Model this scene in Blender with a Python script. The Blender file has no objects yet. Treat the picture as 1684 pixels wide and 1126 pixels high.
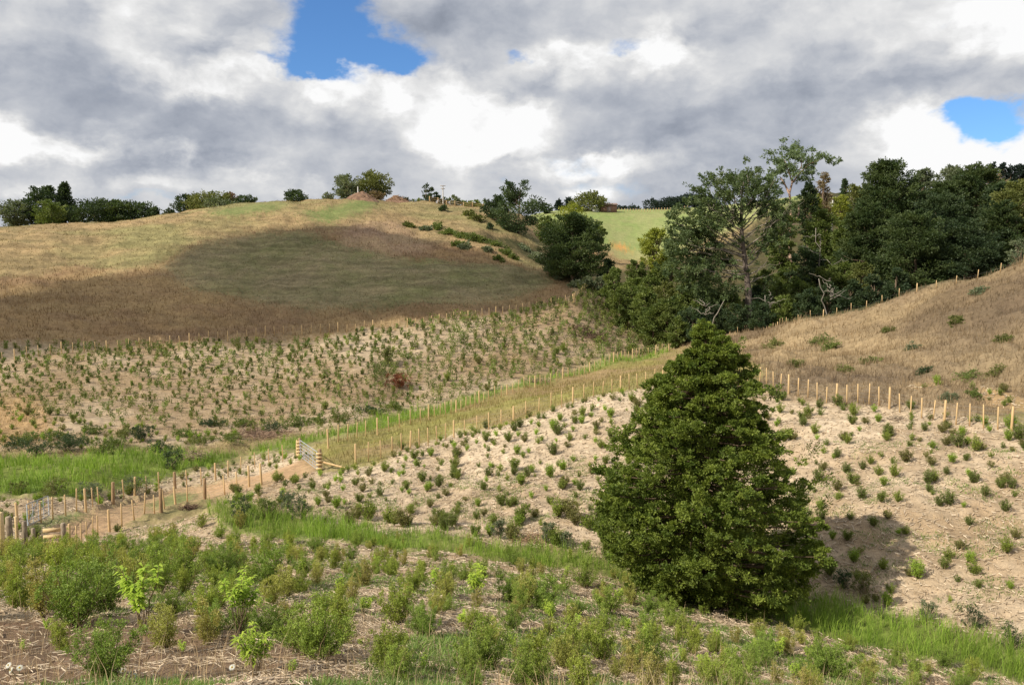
import bpy, math, random
import numpy as np
C = bpy.context
S = C.scene
COL = S.collection
RNG = np.random.default_rng(7)
random.seed(7)
# ------------------------------------------------------------------ camera
W0, H0, F = 1684.0, 1126.0, 1296.0          # reference size and focal length in its pixels
HOR = 440.0                                 # eye level
CZ = 14.0                                   # eye height above datum
PITCH = math.atan((H0 / 2 - HOR) / F)
cam_d = bpy.data.cameras.new('camera'); cam = bpy.data.objects.new('camera', cam_d); COL.objects.link(cam)
cam_d.sensor_fit = 'HORIZONTAL'; cam_d.sensor_width = 36; cam_d.lens = 36 * F / W0
cam_d.clip_start = 0.1; cam_d.clip_end = 6000
cam.location = (0, 0, CZ); cam.rotation_euler = (math.pi / 2 - PITCH, 0, 0)
S.camera = cam
# ------------------------------------------------------------------ sun
SUN_EL = math.radians(39); SUN_DIR_XY = np.array([-0.86, -0.51]); SUN_DIR_XY /= np.linalg.norm(SUN_DIR_XY)
SUNV = np.array([SUN_DIR_XY[0] * math.cos(SUN_EL), SUN_DIR_XY[1] * math.cos(SUN_EL), math.sin(SUN_EL)])
sd = bpy.data.lights.new('sun', 'SUN'); sd.energy = 5.0; sd.angle = math.radians(0.5); sd.color = (1.0, 0.92, 0.78)
so = bpy.data.objects.new('sun', sd); COL.objects.link(so); so.location = (-40, -30, 60)
from mathutils import Vector
so.rotation_euler = Vector(SUNV).to_track_quat('Z', 'Y').to_euler()
S.view_settings.view_transform = 'Standard'; S.view_settings.look = 'None'
S.view_settings.exposure = 0.12; S.view_settings.gamma = 1.0
S.render.resolution_x = 1024; S.render.resolution_y = 684

# ------------------------------------------------------------------ node helpers
class G:
    def __init__(s, nt): s.nt = nt; s.n = nt.nodes; s.l = nt.links
    def new(s, t, **k):
        n = s.n.new(t)
        for a, b in k.items(): setattr(n, a, b)
        return n
    def put(s, sock, v):
        if isinstance(v, X): s.l.new(v.s, sock)
        elif isinstance(v, bpy.types.NodeSocket): s.l.new(v, sock)
        else: sock.default_value = v
    def m(s, op, *a, clamp=False):
        n = s.new('ShaderNodeMath', operation=op, use_clamp=clamp)
        for i, v in enumerate(a): s.put(n.inputs[i], v)
        return X(s, n.outputs[0])
    def sm(s, v, lo, hi, a=0.0, b=1.0):
        n = s.new('ShaderNodeMapRange', interpolation_type='SMOOTHSTEP')
        for i, q in enumerate((v, lo, hi, a, b)): s.put(n.inputs[i], q)
        return X(s, n.outputs[0])
    def mix(s, f, a, b, mode='MIX'):
        n = s.new('ShaderNodeMix', data_type='RGBA', blend_type=mode)
        s.put(n.inputs[0], f); s.put(n.inputs[6], a if not isinstance(a, tuple) else (*a[:3], 1)); s.put(n.inputs[7], b if not isinstance(b, tuple) else (*b[:3], 1))
        return X(s, n.outputs[2])
    def noise(s, vec, scale, detail=4, rough=0.55, dist=0.0):
        n = s.new('ShaderNodeTexNoise'); 
        if vec is not None: s.put(n.inputs['Vector'], vec)
        n.inputs['Scale'].default_value = scale; n.inputs['Detail'].default_value = detail
        n.inputs['Roughness'].default_value = rough; n.inputs['Distortion'].default_value = dist
        return X(s, n.outputs['Fac'])
    def xyz(s, x, y, z):
        n = s.new('ShaderNodeCombineXYZ')
        for i, v in enumerate((x, y, z)): s.put(n.inputs[i], v)
        return X(s, n.outputs[0])
class X:
    def __init__(s, g, sock): s.g = g; s.s = sock
    def __add__(s, o): return s.g.m('ADD', s, o)
    def __radd__(s, o): return s.g.m('ADD', s, o)
    def __sub__(s, o): return s.g.m('SUBTRACT', s, o)
    def __rsub__(s, o): return s.g.m('SUBTRACT', o, s)
    def __mul__(s, o): return s.g.m('MULTIPLY', s, o)
    def __rmul__(s, o): return s.g.m('MULTIPLY', s, o)
    def __truediv__(s, o): return s.g.m('DIVIDE', s, o)

def pix_dir(px, py):
    cp, sp = math.cos(PITCH), math.sin(PITCH)
    d = np.array([px - W0 / 2, F * cp + (H0 / 2 - py) * sp, -F * sp + (H0 / 2 - py) * cp])
    return d / np.linalg.norm(d)
def az_el(px, py):
    d = pix_dir(px, py); return math.atan2(d[0], d[1]), math.asin(d[2])

# ------------------------------------------------------------------ sky with broken cumulus
def build_world():
    w = bpy.data.worlds.new('World'); S.world = w; w.use_nodes = True
    g = G(w.node_tree); w.node_tree.nodes.clear()
    sky = g.new('ShaderNodeTexSky', sky_type='NISHITA'); sky.sun_disc = False
    sky.sun_elevation = SUN_EL; sky.sun_rotation = math.atan2(SUNV[0], SUNV[1])
    sky.air_density = 1.0; sky.dust_density = 0.4; sky.ozone_density = 3.0
    tc = g.new('ShaderNodeTexCoord'); sep = g.new('ShaderNodeSeparateXYZ'); g.l.new(tc.outputs['Generated'], sep.inputs[0])
    x, y, z = (X(g, sep.outputs[i]) for i in range(3))
    az = g.m('ARCTAN2', x, y); el = g.m('ARCSINE', z)
    PX = 1 / F
    # domain warp so cloud outlines are ragged
    base = g.xyz(az * 6.0, el * 9.0, 1.7)
    w1 = g.noise(base, 1.6, 5, 0.6) - 0.5
    base2 = g.xyz(az * 6.0, el * 9.0, 9.1)
    w2 = g.noise(base2, 1.6, 5, 0.6) - 0.5
    azw = az + w1 * 0.13; elw = el + w2 * 0.10
    def blob(px, py, rx, ry, amp=1.0, sc=0.8):
        a0, e0 = az_el(px, py)
        dx = (azw - a0) * (1 / (rx * PX)); dy = (elw - e0) * (1 / (ry * PX))
        dx = dx * sc; dy = dy * sc; q = dx * dx + dy * dy
        return g.m('EXPONENT', q * -1.0) * amp
    def total(lst, sc=0.8):
        t = None
        for b in lst:
            v = blob(*b, sc=sc); t = v if t is None else t + v
        return t
    # relief of the cloud heads: the same billows sampled a step toward the sun
    def bil(da, de):
        v = g.xyz((az + da) * 6.0 + w1 * 0.3, (el + de) * 9.0 + w2 * 0.3, 3.3)
        return g.noise(v, 1.3, 8, 0.55, 0.1)
    det = bil(0, 0); relief = (det - bil(-0.016, 0.020)) * 1.0
    fine = g.noise(g.xyz(az * 7.0, el * 12.0, 6.1), 7.0, 6, 0.6, 0.2)
    det2 = g.noise(g.xyz(az * 5.0, el * 15.0, 5.3), 1.0, 5, 0.5, 0.2)
    gap = total([(540, 30, 75, 55, 1.3), (590, 75, 70, 35, 1.2), (490, 105, 50, 18, .9), (650, 100, 40, 18, .7), (850, 88, 24, 14, .62),
                 (1010, 72, 45, 16, .58), (1635, 210, 55, 24, 1.2), (1600, 190, 40, 16, .8), (935, 262, 60, 16, .45), (1000, 20, 50, 20, .25), (1510, 40, 40, 14, .35),
                 (-900, 100, 300, 60, 1.3), (2600, 120, 300, 50, 1.2), (842, -560, 330, 120, 1.0), (-300, -400, 260, 120, 1.2), (2100, -500, 260, 100, 1.1), (980, 300, 90, 20, .42), (760, 300, 120, 14, .36), (250, 330, 200, 10, .34)], 1.0)
    cover = g.sm(gap - (det - 0.5) * 1.1 - (fine - 0.5) * 0.35, 0.90, 0.22)
    # bright sunlit heads of the cumulus / grey undersides
    bright = total([(548, 135, 45, 42, 1.25), (625, 140, 32, 26, .8), (650, 160, 22, 30, .5), (725, 125, 40, 25, .5), (795, 205, 75, 55, 1.5), (770, 240, 60, 30, .5), (845, 180, 30, 26, .5),
                    (1085, 90, 45, 25, 1.1), (920, 90, 40, 20, .8), (1005, 95, 50, 20, .45), (1495, 215, 45, 28, .9), (1600, 242, 55, 22, 1.2), (1530, 240, 50, 30, .6),
                    (215, 40, 60, 40, .45), (380, 60, 70, 40, .4), (270, 140, 60, 26, .6), (400, 120, 40, 26, .6), (372, 160, 40, 16, .4), (110, 238, 110, 20, .85), (0, 208, 50, 16, .7), (320, 270, 40, 10, .8), (430, 285, 60, 12, .6), (250, 300, 80, 10, .5), (20, 300, 60, 10, .4), (560, 300, 60, 9, .35),
                    (945, 275, 50, 14, .8), (1010, 265, 40, 10, .7), (960, 315, 30, 12, .9), (1130, 275, 90, 12, .45), (1670, 20, 80, 40, .6), (1240, 30, 160, 26, .3), (1560, 60, 200, 20, .25),
                    (-700, 0, 300, 200, .6), (2400, 0, 400, 200, .6), (842, -1000, 900, 300, .4)])
    dark = total([(90, 165, 200, 45, .75), (330, 200, 130, 32, .75), (560, 215, 120, 40, .35), (130, 270, 220, 10, .6), (620, 245, 200, 16, .55), (700, 30, 110, 26, .55), (840, 30, 90, 26, .5), (960, 50, 80, 30, .25),
                  (1240, 160, 170, 24, .75), (1480, 140, 230, 32, .75), (980, 150, 40, 18, .4), (1050, 235, 170, 16, .65), (1150, 200, 110, 18, .35), (260, 240, 90, 10, .4), (700, 290, 300, 16, .45), (340, 20, 120, 20, .3), (1420, 300, 200, 30, .4), (60, 310, 120, 16, .35)])
    lit = g.sm(bright, 0.1, 0.9, 0.35, 1.0)
    lum = 0.66 + g.m('MINIMUM', bright, 1.1) * (0.05 + det * 0.50) + relief * lit * 1.35 + (det - 0.5) * 0.42 + (det2 - 0.5) * 0.24 + (fine - 0.5) * 0.05 - dark * 0.155
    puff = g.sm(bright + (det - 0.5) * 2.2 + relief * 1.2, 0.55, 1.35) * 0.15
    lum = g.m('MAXIMUM', g.m('MINIMUM', lum + puff, 1.07), 0.36)
    warm = g.sm(lum, 0.3, 0.9)
    ccol = g.mix(warm, (0.78, 0.87, 1.06), (1.0, 1.0, 1.0))
    cc = g.new('ShaderNodeVectorMath', operation='SCALE'); g.put(cc.inputs[0], ccol); g.put(cc.inputs[3], lum * 8.4)
    blue = g.mix(1.0, X(g, sky.outputs[0]), (0.70, 1.02, 1.36), 'MULTIPLY')
    full = g.mix(cover, blue, X(g, cc.outputs[0]))
    bg = g.new('ShaderNodeBackground'); g.put(bg.inputs[0], full); bg.inputs[1].default_value = 0.1
    out = g.new('ShaderNodeOutputWorld'); g.l.new(bg.outputs[0], out.inputs[0])
build_world()

# ------------------------------------------------------------------ numeric noise
def _hash(ix, iy, seed):
    h = (ix.astype(np.int64) * 374761393 + iy.astype(np.int64) * 668265263 + seed * 2147483647) & 0xffffffff
    h = ((h ^ (h >> 13)) * 1274126177) & 0xffffffff
    return ((h ^ (h >> 16)) & 0xffff) / 65535.0
def vnoise(x, y, seed=0):
    ix = np.floor(x); iy = np.floor(y); fx = x - ix; fy = y - iy
    fx = fx * fx * (3 - 2 * fx); fy = fy * fy * (3 - 2 * fy)
    a = _hash(ix, iy, seed); b = _hash(ix + 1, iy, seed); c = _hash(ix, iy + 1, seed); d = _hash(ix + 1, iy + 1, seed)
    return (a * (1 - fx) + b * fx) * (1 - fy) + (c * (1 - fx) + d * fx) * fy
def fbm(x, y, oct=4, seed=0, rough=0.5):
    t = 0; a = 1; s = 0
    for i in range(oct):
        t = t + a * vnoise(x * 2 ** i + 17.3 * i, y * 2 ** i - 9.1 * i, seed + i); s += a; a *= rough
    return t / s

# ------------------------------------------------------------------ terrain heights
def unproj(px, py, D):                      # D = distance along +Y
    d = pix_dir(px, py); return d * (D / d[1]) + np.array([0, 0, CZ])
CP = [ # pixel x, pixel y, distance: what the ground does at measured places
(0,1126,7.5),(420,1126,7.2),(842,1126,9),(1300,1126,13),(1684,1126,19),(0,1050,10.5),(0,980,16),(0,930,22),(420,1000,13.5),(420,930,21.5),
(842,1000,17),(842,950,23),(1150,1060,18),(1160,990,24.5),(1400,1090,18.5),(1300,1040,21.5),(640,1060,11.5),(640,920,25),
(340,846,35.5),(600,882,31.5),(900,912,29.3),(1300,1010,24.2),(1500,1050,22.2),(1684,1092,20.5),(1060,945,27.5),
(600,840,35.5),(700,865,32.8),(900,862,32.2),(900,760,41.5),(900,700,48),(900,672,53),(1000,640,57),(1080,624,59),(750,710,54),(700,722,52),(600,780,42.5),(430,790,42.5),(750,790,40),
(515,775,45),(493,752,50),(1250,648,49),(1400,667,44.5),(1684,708,37.5),(1684,850,28.8),(1684,1000,23),(1400,780,34.5),(1400,880,29),(1400,960,25.8),(1200,760,39),
(1250,600,59),(1684,600,46.5),(1684,500,59),(1684,432,72),(1500,482,79),(1300,531,91),(1205,553,99),(1400,560,69),(1550,560,58),(1400,508,85),
(560,733,51),(700,691,61),(850,650,74),(1000,606,90),(1090,581,102),(1150,590,86),
(0,760,50),(150,742,54),(300,736,57),(500,713,62),(650,691,69),(800,651,79),(950,609,95),(1080,577,108),
(0,800,42),(150,792,45),(130,838,38.5),(186,829,42.5),(288,803,46.5),(356,790,48),(160,882,35),(265,842,39.5),(337,822,42),(432,798,43.5),(90,905,31),(20,905,28),(250,893,31.5),(130,915,28),
(0,720,57),(0,660,67),(0,592,82),(300,567,93),(300,650,73),(300,700,63),(600,546,102),(600,620,83),(600,680,69),(850,516,112),(942,500,115),(850,580,97),(1000,522,118),(1100,551,113),(975,470,131),
(0,530,95),(0,480,112),(0,440,127),(0,376,160),(120,368,163),(250,358,167),(340,345,171),(430,333,176),(520,329,181),(600,327,185),(700,333,191),(850,352,200),
(300,490,116),(250,435,131),(540,366,160),(540,440,130),(420,400,146),(750,400,152),(750,470,122),(900,442,142),(850,402,160),(450,522,108),(700,512,110),(905,479,124),(150,420,140),(690,370,170),
(1040,425,225),(1000,346,330),(1100,346,330),(900,349,320),(1050,385,270),(1120,400,240)]
pts = np.array([unproj(*c) for c in CP])
WP = [ # world x, y, height above eye level, for ground hidden behind crests or outside the frame
(0,0,-1.7),(0,3,-2.3),(-8,0,-1.6),(8,0,-2.0),(0,-20,3),(-20,-10,1),(20,-10,0),(-25,12,-5),(-30,25,-9),(-45,40,-12.5),(-70,60,-12),(-90,90,-7),(-120,120,2),(-150,60,-6),(-90,10,-6),
(20,8,-4.5),(28,14,-8),(30,22,-8.6),(38,30,-7),(50,40,-3.5),(60,55,0),(80,60,2),(75,78,2.0),(100,110,2),(120,60,3),(80,20,-3),
(-105,200,7),(-60,215,12),(-35,235,13),(-20,240,13),(0,260,14),(-150,260,5),(-60,300,9),(-10,330,17),
(40,112,-9.5),(30,125,-8),(48,125,-6),(60,118,-4),(75,125,-1),(90,130,2),(50,150,-2),(70,160,4),(100,170,9),(120,220,20),(60,200,8),(90,260,22),(20,150,-4),(16,170,-1),(30,180,0),(150,260,22),(180,180,14),
(60,100,-7.5),(50,98,-8.5),(70,95,-3),(60,86,-3),(80,88,0.5),
(-200,400,8),(0,420,22),(200,420,28),(0,700,10),(-400,600,0),(400,600,12),(0,-300,8),(-300,-100,4),(300,-100,4),(600,200,6),(-600,200,-2),(-900,900,0),(900,900,0),(0,1500,0),(-900,-900,0),(900,-900,0)]
pts = np.vstack([pts, np.array(WP, float) + np.array([0, 0, CZ])])
def warp(x, y):
    r = np.sqrt(x * x + y * y) + 1e-6; s = np.log1p(r / 18.0) / r
    return x * s, y * s
def _phi(r2): return np.where(r2 > 1e-12, 0.5 * r2 * np.log(r2 + 1e-12), 0.0)
_wx, _wy = warp(pts[:, 0], pts[:, 1]); _n = len(pts)
_A = _phi((_wx[:, None] - _wx[None]) ** 2 + (_wy[:, None] - _wy[None]) ** 2) + np.eye(_n) * 4e-4
_Pm = np.stack([np.ones(_n), _wx, _wy], 1)
_M = np.zeros((_n + 3, _n + 3)); _M[:_n, :_n] = _A; _M[:_n, _n:] = _Pm; _M[_n:, :_n] = _Pm.T
_c = np.linalg.solve(_M, np.concatenate([pts[:, 2], np.zeros(3)]))
def tps(x, y):
    x = np.asarray(x, float); y = np.asarray(y, float); sh = x.shape; x = x.ravel(); y = y.ravel(); out = np.empty(len(x))
    for i in range(0, len(x), 20000):
        wx, wy = warp(x[i:i + 20000], y[i:i + 20000])
        out[i:i + 20000] = _phi((wx[:, None] - _wx[None]) ** 2 + (wy[:, None] - _wy[None]) ** 2) @ _c[:_n] + _c[_n] + _c[_n + 1] * wx + _c[_n + 2] * wy
    return out.reshape(sh)
def rays(P, hf, nstep=420, far=500):
    """first hit of each pixel's sight line with the ground"""
    D = np.exp(np.linspace(math.log(4.0), math.log(far), nstep)); res = []
    for px, py in P:
        d = pix_dir(px, py); q = d[None] * (D / d[1])[:, None]
        g = q[:, 2] + CZ - hf(q[:, 0], q[:, 1]); k = np.where(g < 0)[0]
        if len(k) == 0: res.append((q[-1, 0], q[-1, 1])); continue
        k = max(k[0], 1); t = g[k - 1] / (g[k - 1] - g[k]); Dd = D[k - 1] + (D[k] - D[k - 1]) * t
        res.append((d[0] / d[1] * Dd, Dd))
    return np.array(res)
# ------------------------------------------------------------------ ground zones (kinds of ground cover, fixed in world space)
ZN = ['dry', 'mulch', 'rank', 'grazed', 'rush', 'track', 'pasture', 'bush', 'soil', 'lane', 'lush', 'clay']
ZI = {n: i for i, n in enumerate(ZN)}
def inpoly(x, y, poly):
    c = np.zeros(x.shape, bool); n = len(poly); j = n - 1
    for i in range(n):
        xi, yi = poly[i]; xj, yj = poly[j]
        m = ((yi > y) != (yj > y))
        with np.errstate(divide='ignore', invalid='ignore'):
            c ^= m & (x < (xj - xi) * (y - yi) / (yj - yi + 1e-12) + xi)
        j = i
    return c
ZP = [ # painted in order: later ones lie on top
('rank', [(0,500),(150,458),(250,436),(330,402),(450,378),(560,366),(650,375),(720,400),(840,420),(960,478),(942,500),(850,514),(600,544),(300,566),(0,594)]),
('dryp', [(560,368),(640,362),(690,385),(720,412),(640,420),(560,395)]),
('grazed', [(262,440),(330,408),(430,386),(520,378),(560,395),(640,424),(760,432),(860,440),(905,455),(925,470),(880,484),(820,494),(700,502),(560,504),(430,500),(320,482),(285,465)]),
('rank', [(0,468),(60,452),(130,436),(200,440),(150,458),(60,476),(0,500)]),
('lush', [(330,352),(420,336),(470,338),(440,352),(380,362)]),
('lush', [(480,352),(560,332),(620,330),(600,345),(540,358)]),
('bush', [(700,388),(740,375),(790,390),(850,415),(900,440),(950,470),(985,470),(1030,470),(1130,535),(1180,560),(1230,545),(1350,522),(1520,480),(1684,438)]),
('pasture', [(880,346),(1110,346),(1120,400),(1080,425),(1000,420),(960,400),(900,380)]),
('mulch', [(0,594),(300,567),(600,546),(850,515),(942,500),(975,472),(1000,480),(1100,545),(1110,565),(950,604),(800,645),(650,684),(560,705),(500,712),(300,735),(0,762)]),
('clay', [(0,650),(60,655),(110,690),(70,735),(0,745)]),
('lane', [(520,770),(600,768),(750,718),(900,676),(1080,630),(1240,648),(1250,610),(1180,565),(1100,576),(950,612),(800,652),(650,696),(560,726),(500,742)]),
('rush', [(420,740),(500,718),(560,708),(650,686),(800,648),(950,606),(1090,572),(1100,584),(950,616),(800,656),(660,698),(600,712),(500,728),(430,748)]),
('mulch', [(360,800),(440,775),(493,757),(524,778),(600,768),(750,716),(900,674),(1080,627),(1240,646),(1400,667),(1684,710),(1900,760),(1900,1120),(1684,1070),(1500,1020),(1350,975),(1000,915),(850,890),(600,862),(430,845),(350,835)]),
('rush', [(0,762),(120,748),(300,735),(420,740),(330,770),(240,800),(120,815),(0,825)]),
('mulch', [(240,800),(330,775),(430,748),(493,740),(493,757),(356,789),(288,803),(186,829),(100,850),(0,870),(0,835),(120,820)]),
('track', [(60,900),(100,855),(186,832),(288,806),(356,792),(493,756),(515,775),(432,800),(337,824),(265,845),(160,884),(110,905)]),
('lush', [(90,845),(140,838),(140,850),(90,862),(50,875),(40,866)]),
('lush', [(215,835),(290,815),(330,812),(300,832),(240,848)]),
('rush', [(330,838),(420,836),(560,868),(750,888),(900,905),(1020,930),(1180,985),(1350,985),(1430,1010),(1560,1040),(1760,1085),(1760,1150),(1600,1110),(1450,1070),(1330,1035),(1230,1010),(1060,960),(900,935),(600,900),(450,885),(360,868)]),
('soil', [(-300,1000),(120,1015),(330,1030),(560,1075),(640,1130),(-300,1130)]),
('orange', [(1005,404),(1040,402),(1045,412),(1010,412)]),
('clay', [(905,402),(990,405),(1010,418),(960,425)]),
('clay', [(1490,636),(1530,628),(1560,636),(1540,648),(1500,648)]),
('clay', [(1585,640),(1640,634),(1690,646),(1690,668),(1620,656)]),
('clay', [(470,328),(560,322),(610,322),(560,332)]),
]
ZPW = []
for nm, P in ZP: ZPW.append((nm, rays([(-260 if a == 0 else (1960 if a == 1684 else a), b) for a, b in P], tps)))
# bush block is bounded behind by world points
ZPW = [(n, (np.vstack([p, [(95,95),(200,120),(260,330),(120,300),(60,205),(36,200),(20,172)]]) if n == 'bush' else p)) for n, p in ZPW]
ZI['dryp'] = 12; ZI['orange'] = 13
def zone(x, y):
    x = np.asarray(x, float); y = np.asarray(y, float)
    r = np.sqrt(x * x + y * y); k = 0.012 * r + 0.12
    xx = x + (fbm(x / (k * 4 + .5), y / (k * 4 + .5), 3, 31) - .5) * 3.5 * k; yy = y + (fbm(x / (k * 4 + .5), y / (k * 4 + .5), 3, 57) - .5) * 5 * k
    z = np.zeros(x.shape, int)
    near = (y < 36) & (r < 60)
    z[near] = ZI['mulch']
    # the right-hand hill
    z[(x > 12) & (y > 40) & (y < 110)] = ZI['rank']
    z[(y > 225)] = ZI['pasture']
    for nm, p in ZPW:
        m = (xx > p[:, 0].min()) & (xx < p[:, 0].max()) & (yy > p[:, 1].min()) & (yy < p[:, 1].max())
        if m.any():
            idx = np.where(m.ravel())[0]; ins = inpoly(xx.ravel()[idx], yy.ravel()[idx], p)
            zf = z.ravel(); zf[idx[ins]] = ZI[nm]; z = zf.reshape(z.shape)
    return z
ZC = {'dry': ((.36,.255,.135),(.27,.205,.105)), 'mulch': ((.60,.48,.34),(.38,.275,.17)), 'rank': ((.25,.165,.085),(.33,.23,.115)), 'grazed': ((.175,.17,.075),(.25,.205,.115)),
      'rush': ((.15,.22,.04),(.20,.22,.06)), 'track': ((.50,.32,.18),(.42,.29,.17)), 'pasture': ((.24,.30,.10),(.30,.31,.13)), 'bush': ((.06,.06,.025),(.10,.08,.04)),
      'soil': ((.17,.105,.07),(.25,.17,.11)), 'lane': ((.27,.25,.08),(.30,.215,.11)), 'lush': ((.12,.17,.05),(.22,.23,.09)), 'clay': ((.44,.29,.15),(.36,.25,.13)),
      'dryp': ((.32,.215,.14),(.36,.26,.15)), 'orange': ((.72,.30,.08),(.6,.3,.1))}
ZL = sorted(ZI, key=lambda n: ZI[n])
ZCA = np.array([ZC[n][0] for n in ZL]); ZCB = np.array([ZC[n][1] for n in ZL])
ROUGH = np.array([{'dry': .24, 'mulch': .12, 'rank': .30, 'grazed': .22, 'rush': .18, 'track': .05, 'pasture': .1, 'bush': .3, 'soil': .12, 'lane': .15, 'lush': .1, 'clay': .12, 'dryp': .3, 'orange': .05}[n] for n in ZL])
def micro(x, y, z=None):
    r = np.sqrt(x * x + y * y)
    a = ROUGH[zone(x, y)] if z is None else ROUGH[z]
    fine = (fbm(x / 0.55, y / 0.55, 3, 3) - .5) * a * 1.6 * np.clip(1.6 - r / 70, 0.25, 1)
    mid = (fbm(x / 3.1, y / 3.1, 3, 11) - .5) * a * 3.0 * np.clip(r / 30, .45, 1.6)
    return fine + mid
def height(x, y):
    x = np.asarray(x, float); y = np.asarray(y, float)
    return tps(x, y) + micro(x, y)
def ground_colour(x, y, z):
    n1 = fbm(x / 7.0, y / 7.0, 4, 101, .6); n2 = fbm(x / 1.3, y / 1.3, 3, 141, .6); n3 = fbm(x / 28.0, y / 28.0, 3, 171)
    t = np.clip((n1 * .55 + n2 * .25 + n3 * .2 - .36) / .28, 0, 1)[:, None]
    c = ZCA[z] * (1 - t) + ZCB[z] * t
    # hill pasture: tan on the upper convex ground, greener lower to the left
    dry = z == ZI['dry']
    gr = np.clip((fbm(x / 22., y / 9., 3, 201) - .47) * 4 + np.clip((150 - y) / 55, -.3, .7), 0, 1)
    c[dry] = c[dry] * (1 - gr[dry, None] * .8) + np.array([.22, .205, .09]) * gr[dry, None] * .8
    # contour-following stock terraces
    tr = dry | (z == ZI['grazed']); th_ = tps(x[tr], y[tr]); st = fbm(x[tr] / 5.0, th_ * 5.0, 3, 301) ; c[tr] = c[tr] * (.80 + .40 * np.clip((st - .3) / .4, 0, 1))[:, None]
    rk = z == ZI['rank']
    purple = np.clip((fbm(x / 11., y / 7., 3, 231) - .45) * 4, 0, 1)
    c[rk] = c[rk] * (1 - purple[rk, None] * .5) + np.array([.19, .115, .075]) * purple[rk, None] * .5
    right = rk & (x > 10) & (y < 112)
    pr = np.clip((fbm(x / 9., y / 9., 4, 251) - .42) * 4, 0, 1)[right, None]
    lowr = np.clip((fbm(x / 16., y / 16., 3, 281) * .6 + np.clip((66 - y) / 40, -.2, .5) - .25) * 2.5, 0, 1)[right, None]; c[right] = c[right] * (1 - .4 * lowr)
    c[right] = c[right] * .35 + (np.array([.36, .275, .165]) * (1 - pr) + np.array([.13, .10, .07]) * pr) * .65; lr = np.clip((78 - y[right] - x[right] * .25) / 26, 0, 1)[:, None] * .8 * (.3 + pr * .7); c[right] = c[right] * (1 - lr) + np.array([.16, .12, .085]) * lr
    ml = (z == ZI['mulch']) & (y > 56) & (x < 22)
    c[ml] = c[ml] * .72 + np.array([.22, .15, .075]) * .28
    ps = z == ZI['pasture']
    far = np.clip((250 - y) / 60, 0, 1) * (0.4 + fbm(x / 12., y / 12., 3, 77))
    c[ps] = c[ps] * (1 - far[ps, None] * .8) + np.array([.40, .30, .15]) * far[ps, None] * .8
    return c

# ------------------------------------------------------------------ mesh helpers
def mesh(name, V, Fc, mat=None, col=None, parent=None, smooth=False, link=True, loc=None):
    V = np.asarray(V, np.float32); Fc = np.asarray(Fc, np.int32)
    me = bpy.data.meshes.new(name); k = Fc.shape[1]; n = len(Fc)
    me.vertices.add(len(V)); me.vertices.foreach_set('co', V.ravel())
    me.loops.add(n * k); me.loops.foreach_set('vertex_index', Fc.ravel())
    me.polygons.add(n); me.polygons.foreach_set('loop_start', np.arange(0, n * k, k, dtype=np.int32)); me.polygons.foreach_set('loop_total', np.full(n, k, np.int32))
    if smooth: me.polygons.foreach_set('use_smooth', np.ones(n, bool))
    me.update(calc_edges=True)
    if col is not None:
        a = me.color_attributes.new('tint', 'FLOAT_COLOR', 'POINT')
        cc = np.ones((len(V), 4), np.float32); cc[:, :3] = col; a.data.foreach_set('color', cc.ravel())
    if mat is not None: me.materials.append(mat)
    if not link: return me
    o = bpy.data.objects.new(name, me); COL.objects.link(o)
    if parent is not None: o.parent = parent
    if loc is not None: o.location = loc
    return o
def tag(o, label=None, cat=None, group=None, kind=None):
    if label: o['label'] = label
    if cat: o['category'] = cat
    if group: o['group'] = group
    if kind: o['kind'] = kind
    return o
def empty(name, loc=(0, 0, 0), rz=0.0, sc=1.0):
    o = bpy.data.objects.new(name, None); o.empty_display_size = .2; COL.objects.link(o)
    o.location = loc; o.rotation_euler = (0, 0, rz); o.scale = (sc, sc, sc); return o
class Acc:
    """collects faces (all with the same corner count) and colours"""
    def __init__(s): s.V = []; s.F = []; s.C = []; s.n = 0
    def add(s, V, Fc, c):
        V = np.asarray(V, float); s.V.append(V); s.F.append(np.asarray(Fc) + s.n); s.n += len(V)
        c = np.asarray(c, float); s.C.append(np.broadcast_to(c, (len(V), 3)) if c.ndim == 1 else c)
    def get(s): return np.vstack(s.V), np.vstack(s.F), np.vstack(s.C)
    def build(s, name, mat, parent=None, **k):
        V, Fc, c = s.get(); return mesh(name, V, Fc, mat, c, parent, **k)
def unit(v): return v / (np.linalg.norm(v, axis=-1, keepdims=True) + 1e-9)
def tube(P, R, k=6, cap=True):
    """tapered tube through points P as quads"""
    P = np.asarray(P, float); R = np.broadcast_to(np.asarray(R, float), (len(P),)); n = len(P)
    T = unit(np.gradient(P, axis=0)); up = np.array([0.13, 0.31, 0.94]); up = np.where(np.abs(T @ up)[:, None] > .97, np.array([1., 0, 0]), up)
    A = unit(np.cross(T, up)); B = np.cross(T, A); th = np.arange(k) * 2 * math.pi / k
    V = P[:, None] + R[:, None, None] * (np.cos(th)[None, :, None] * A[:, None] + np.sin(th)[None, :, None] * B[:, None])
    V = V.reshape(-1, 3); Fq = []
    for i in range(n - 1):
        for j in range(k):
            a = i * k + j; b = i * k + (j + 1) % k; Fq.append((a, b, b + k, a + k))
    if cap and k == 6:
        for o in (0, (n - 1) * k): Fq += [(o, o + 1, o + 2, o + 3), (o, o + 3, o + 4, o + 5)]
    if cap and k == 4:
        for o in (0, (n - 1) * k): Fq += [(o, o + 1, o + 2, o + 3)]
    return V, np.array(Fq)
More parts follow.
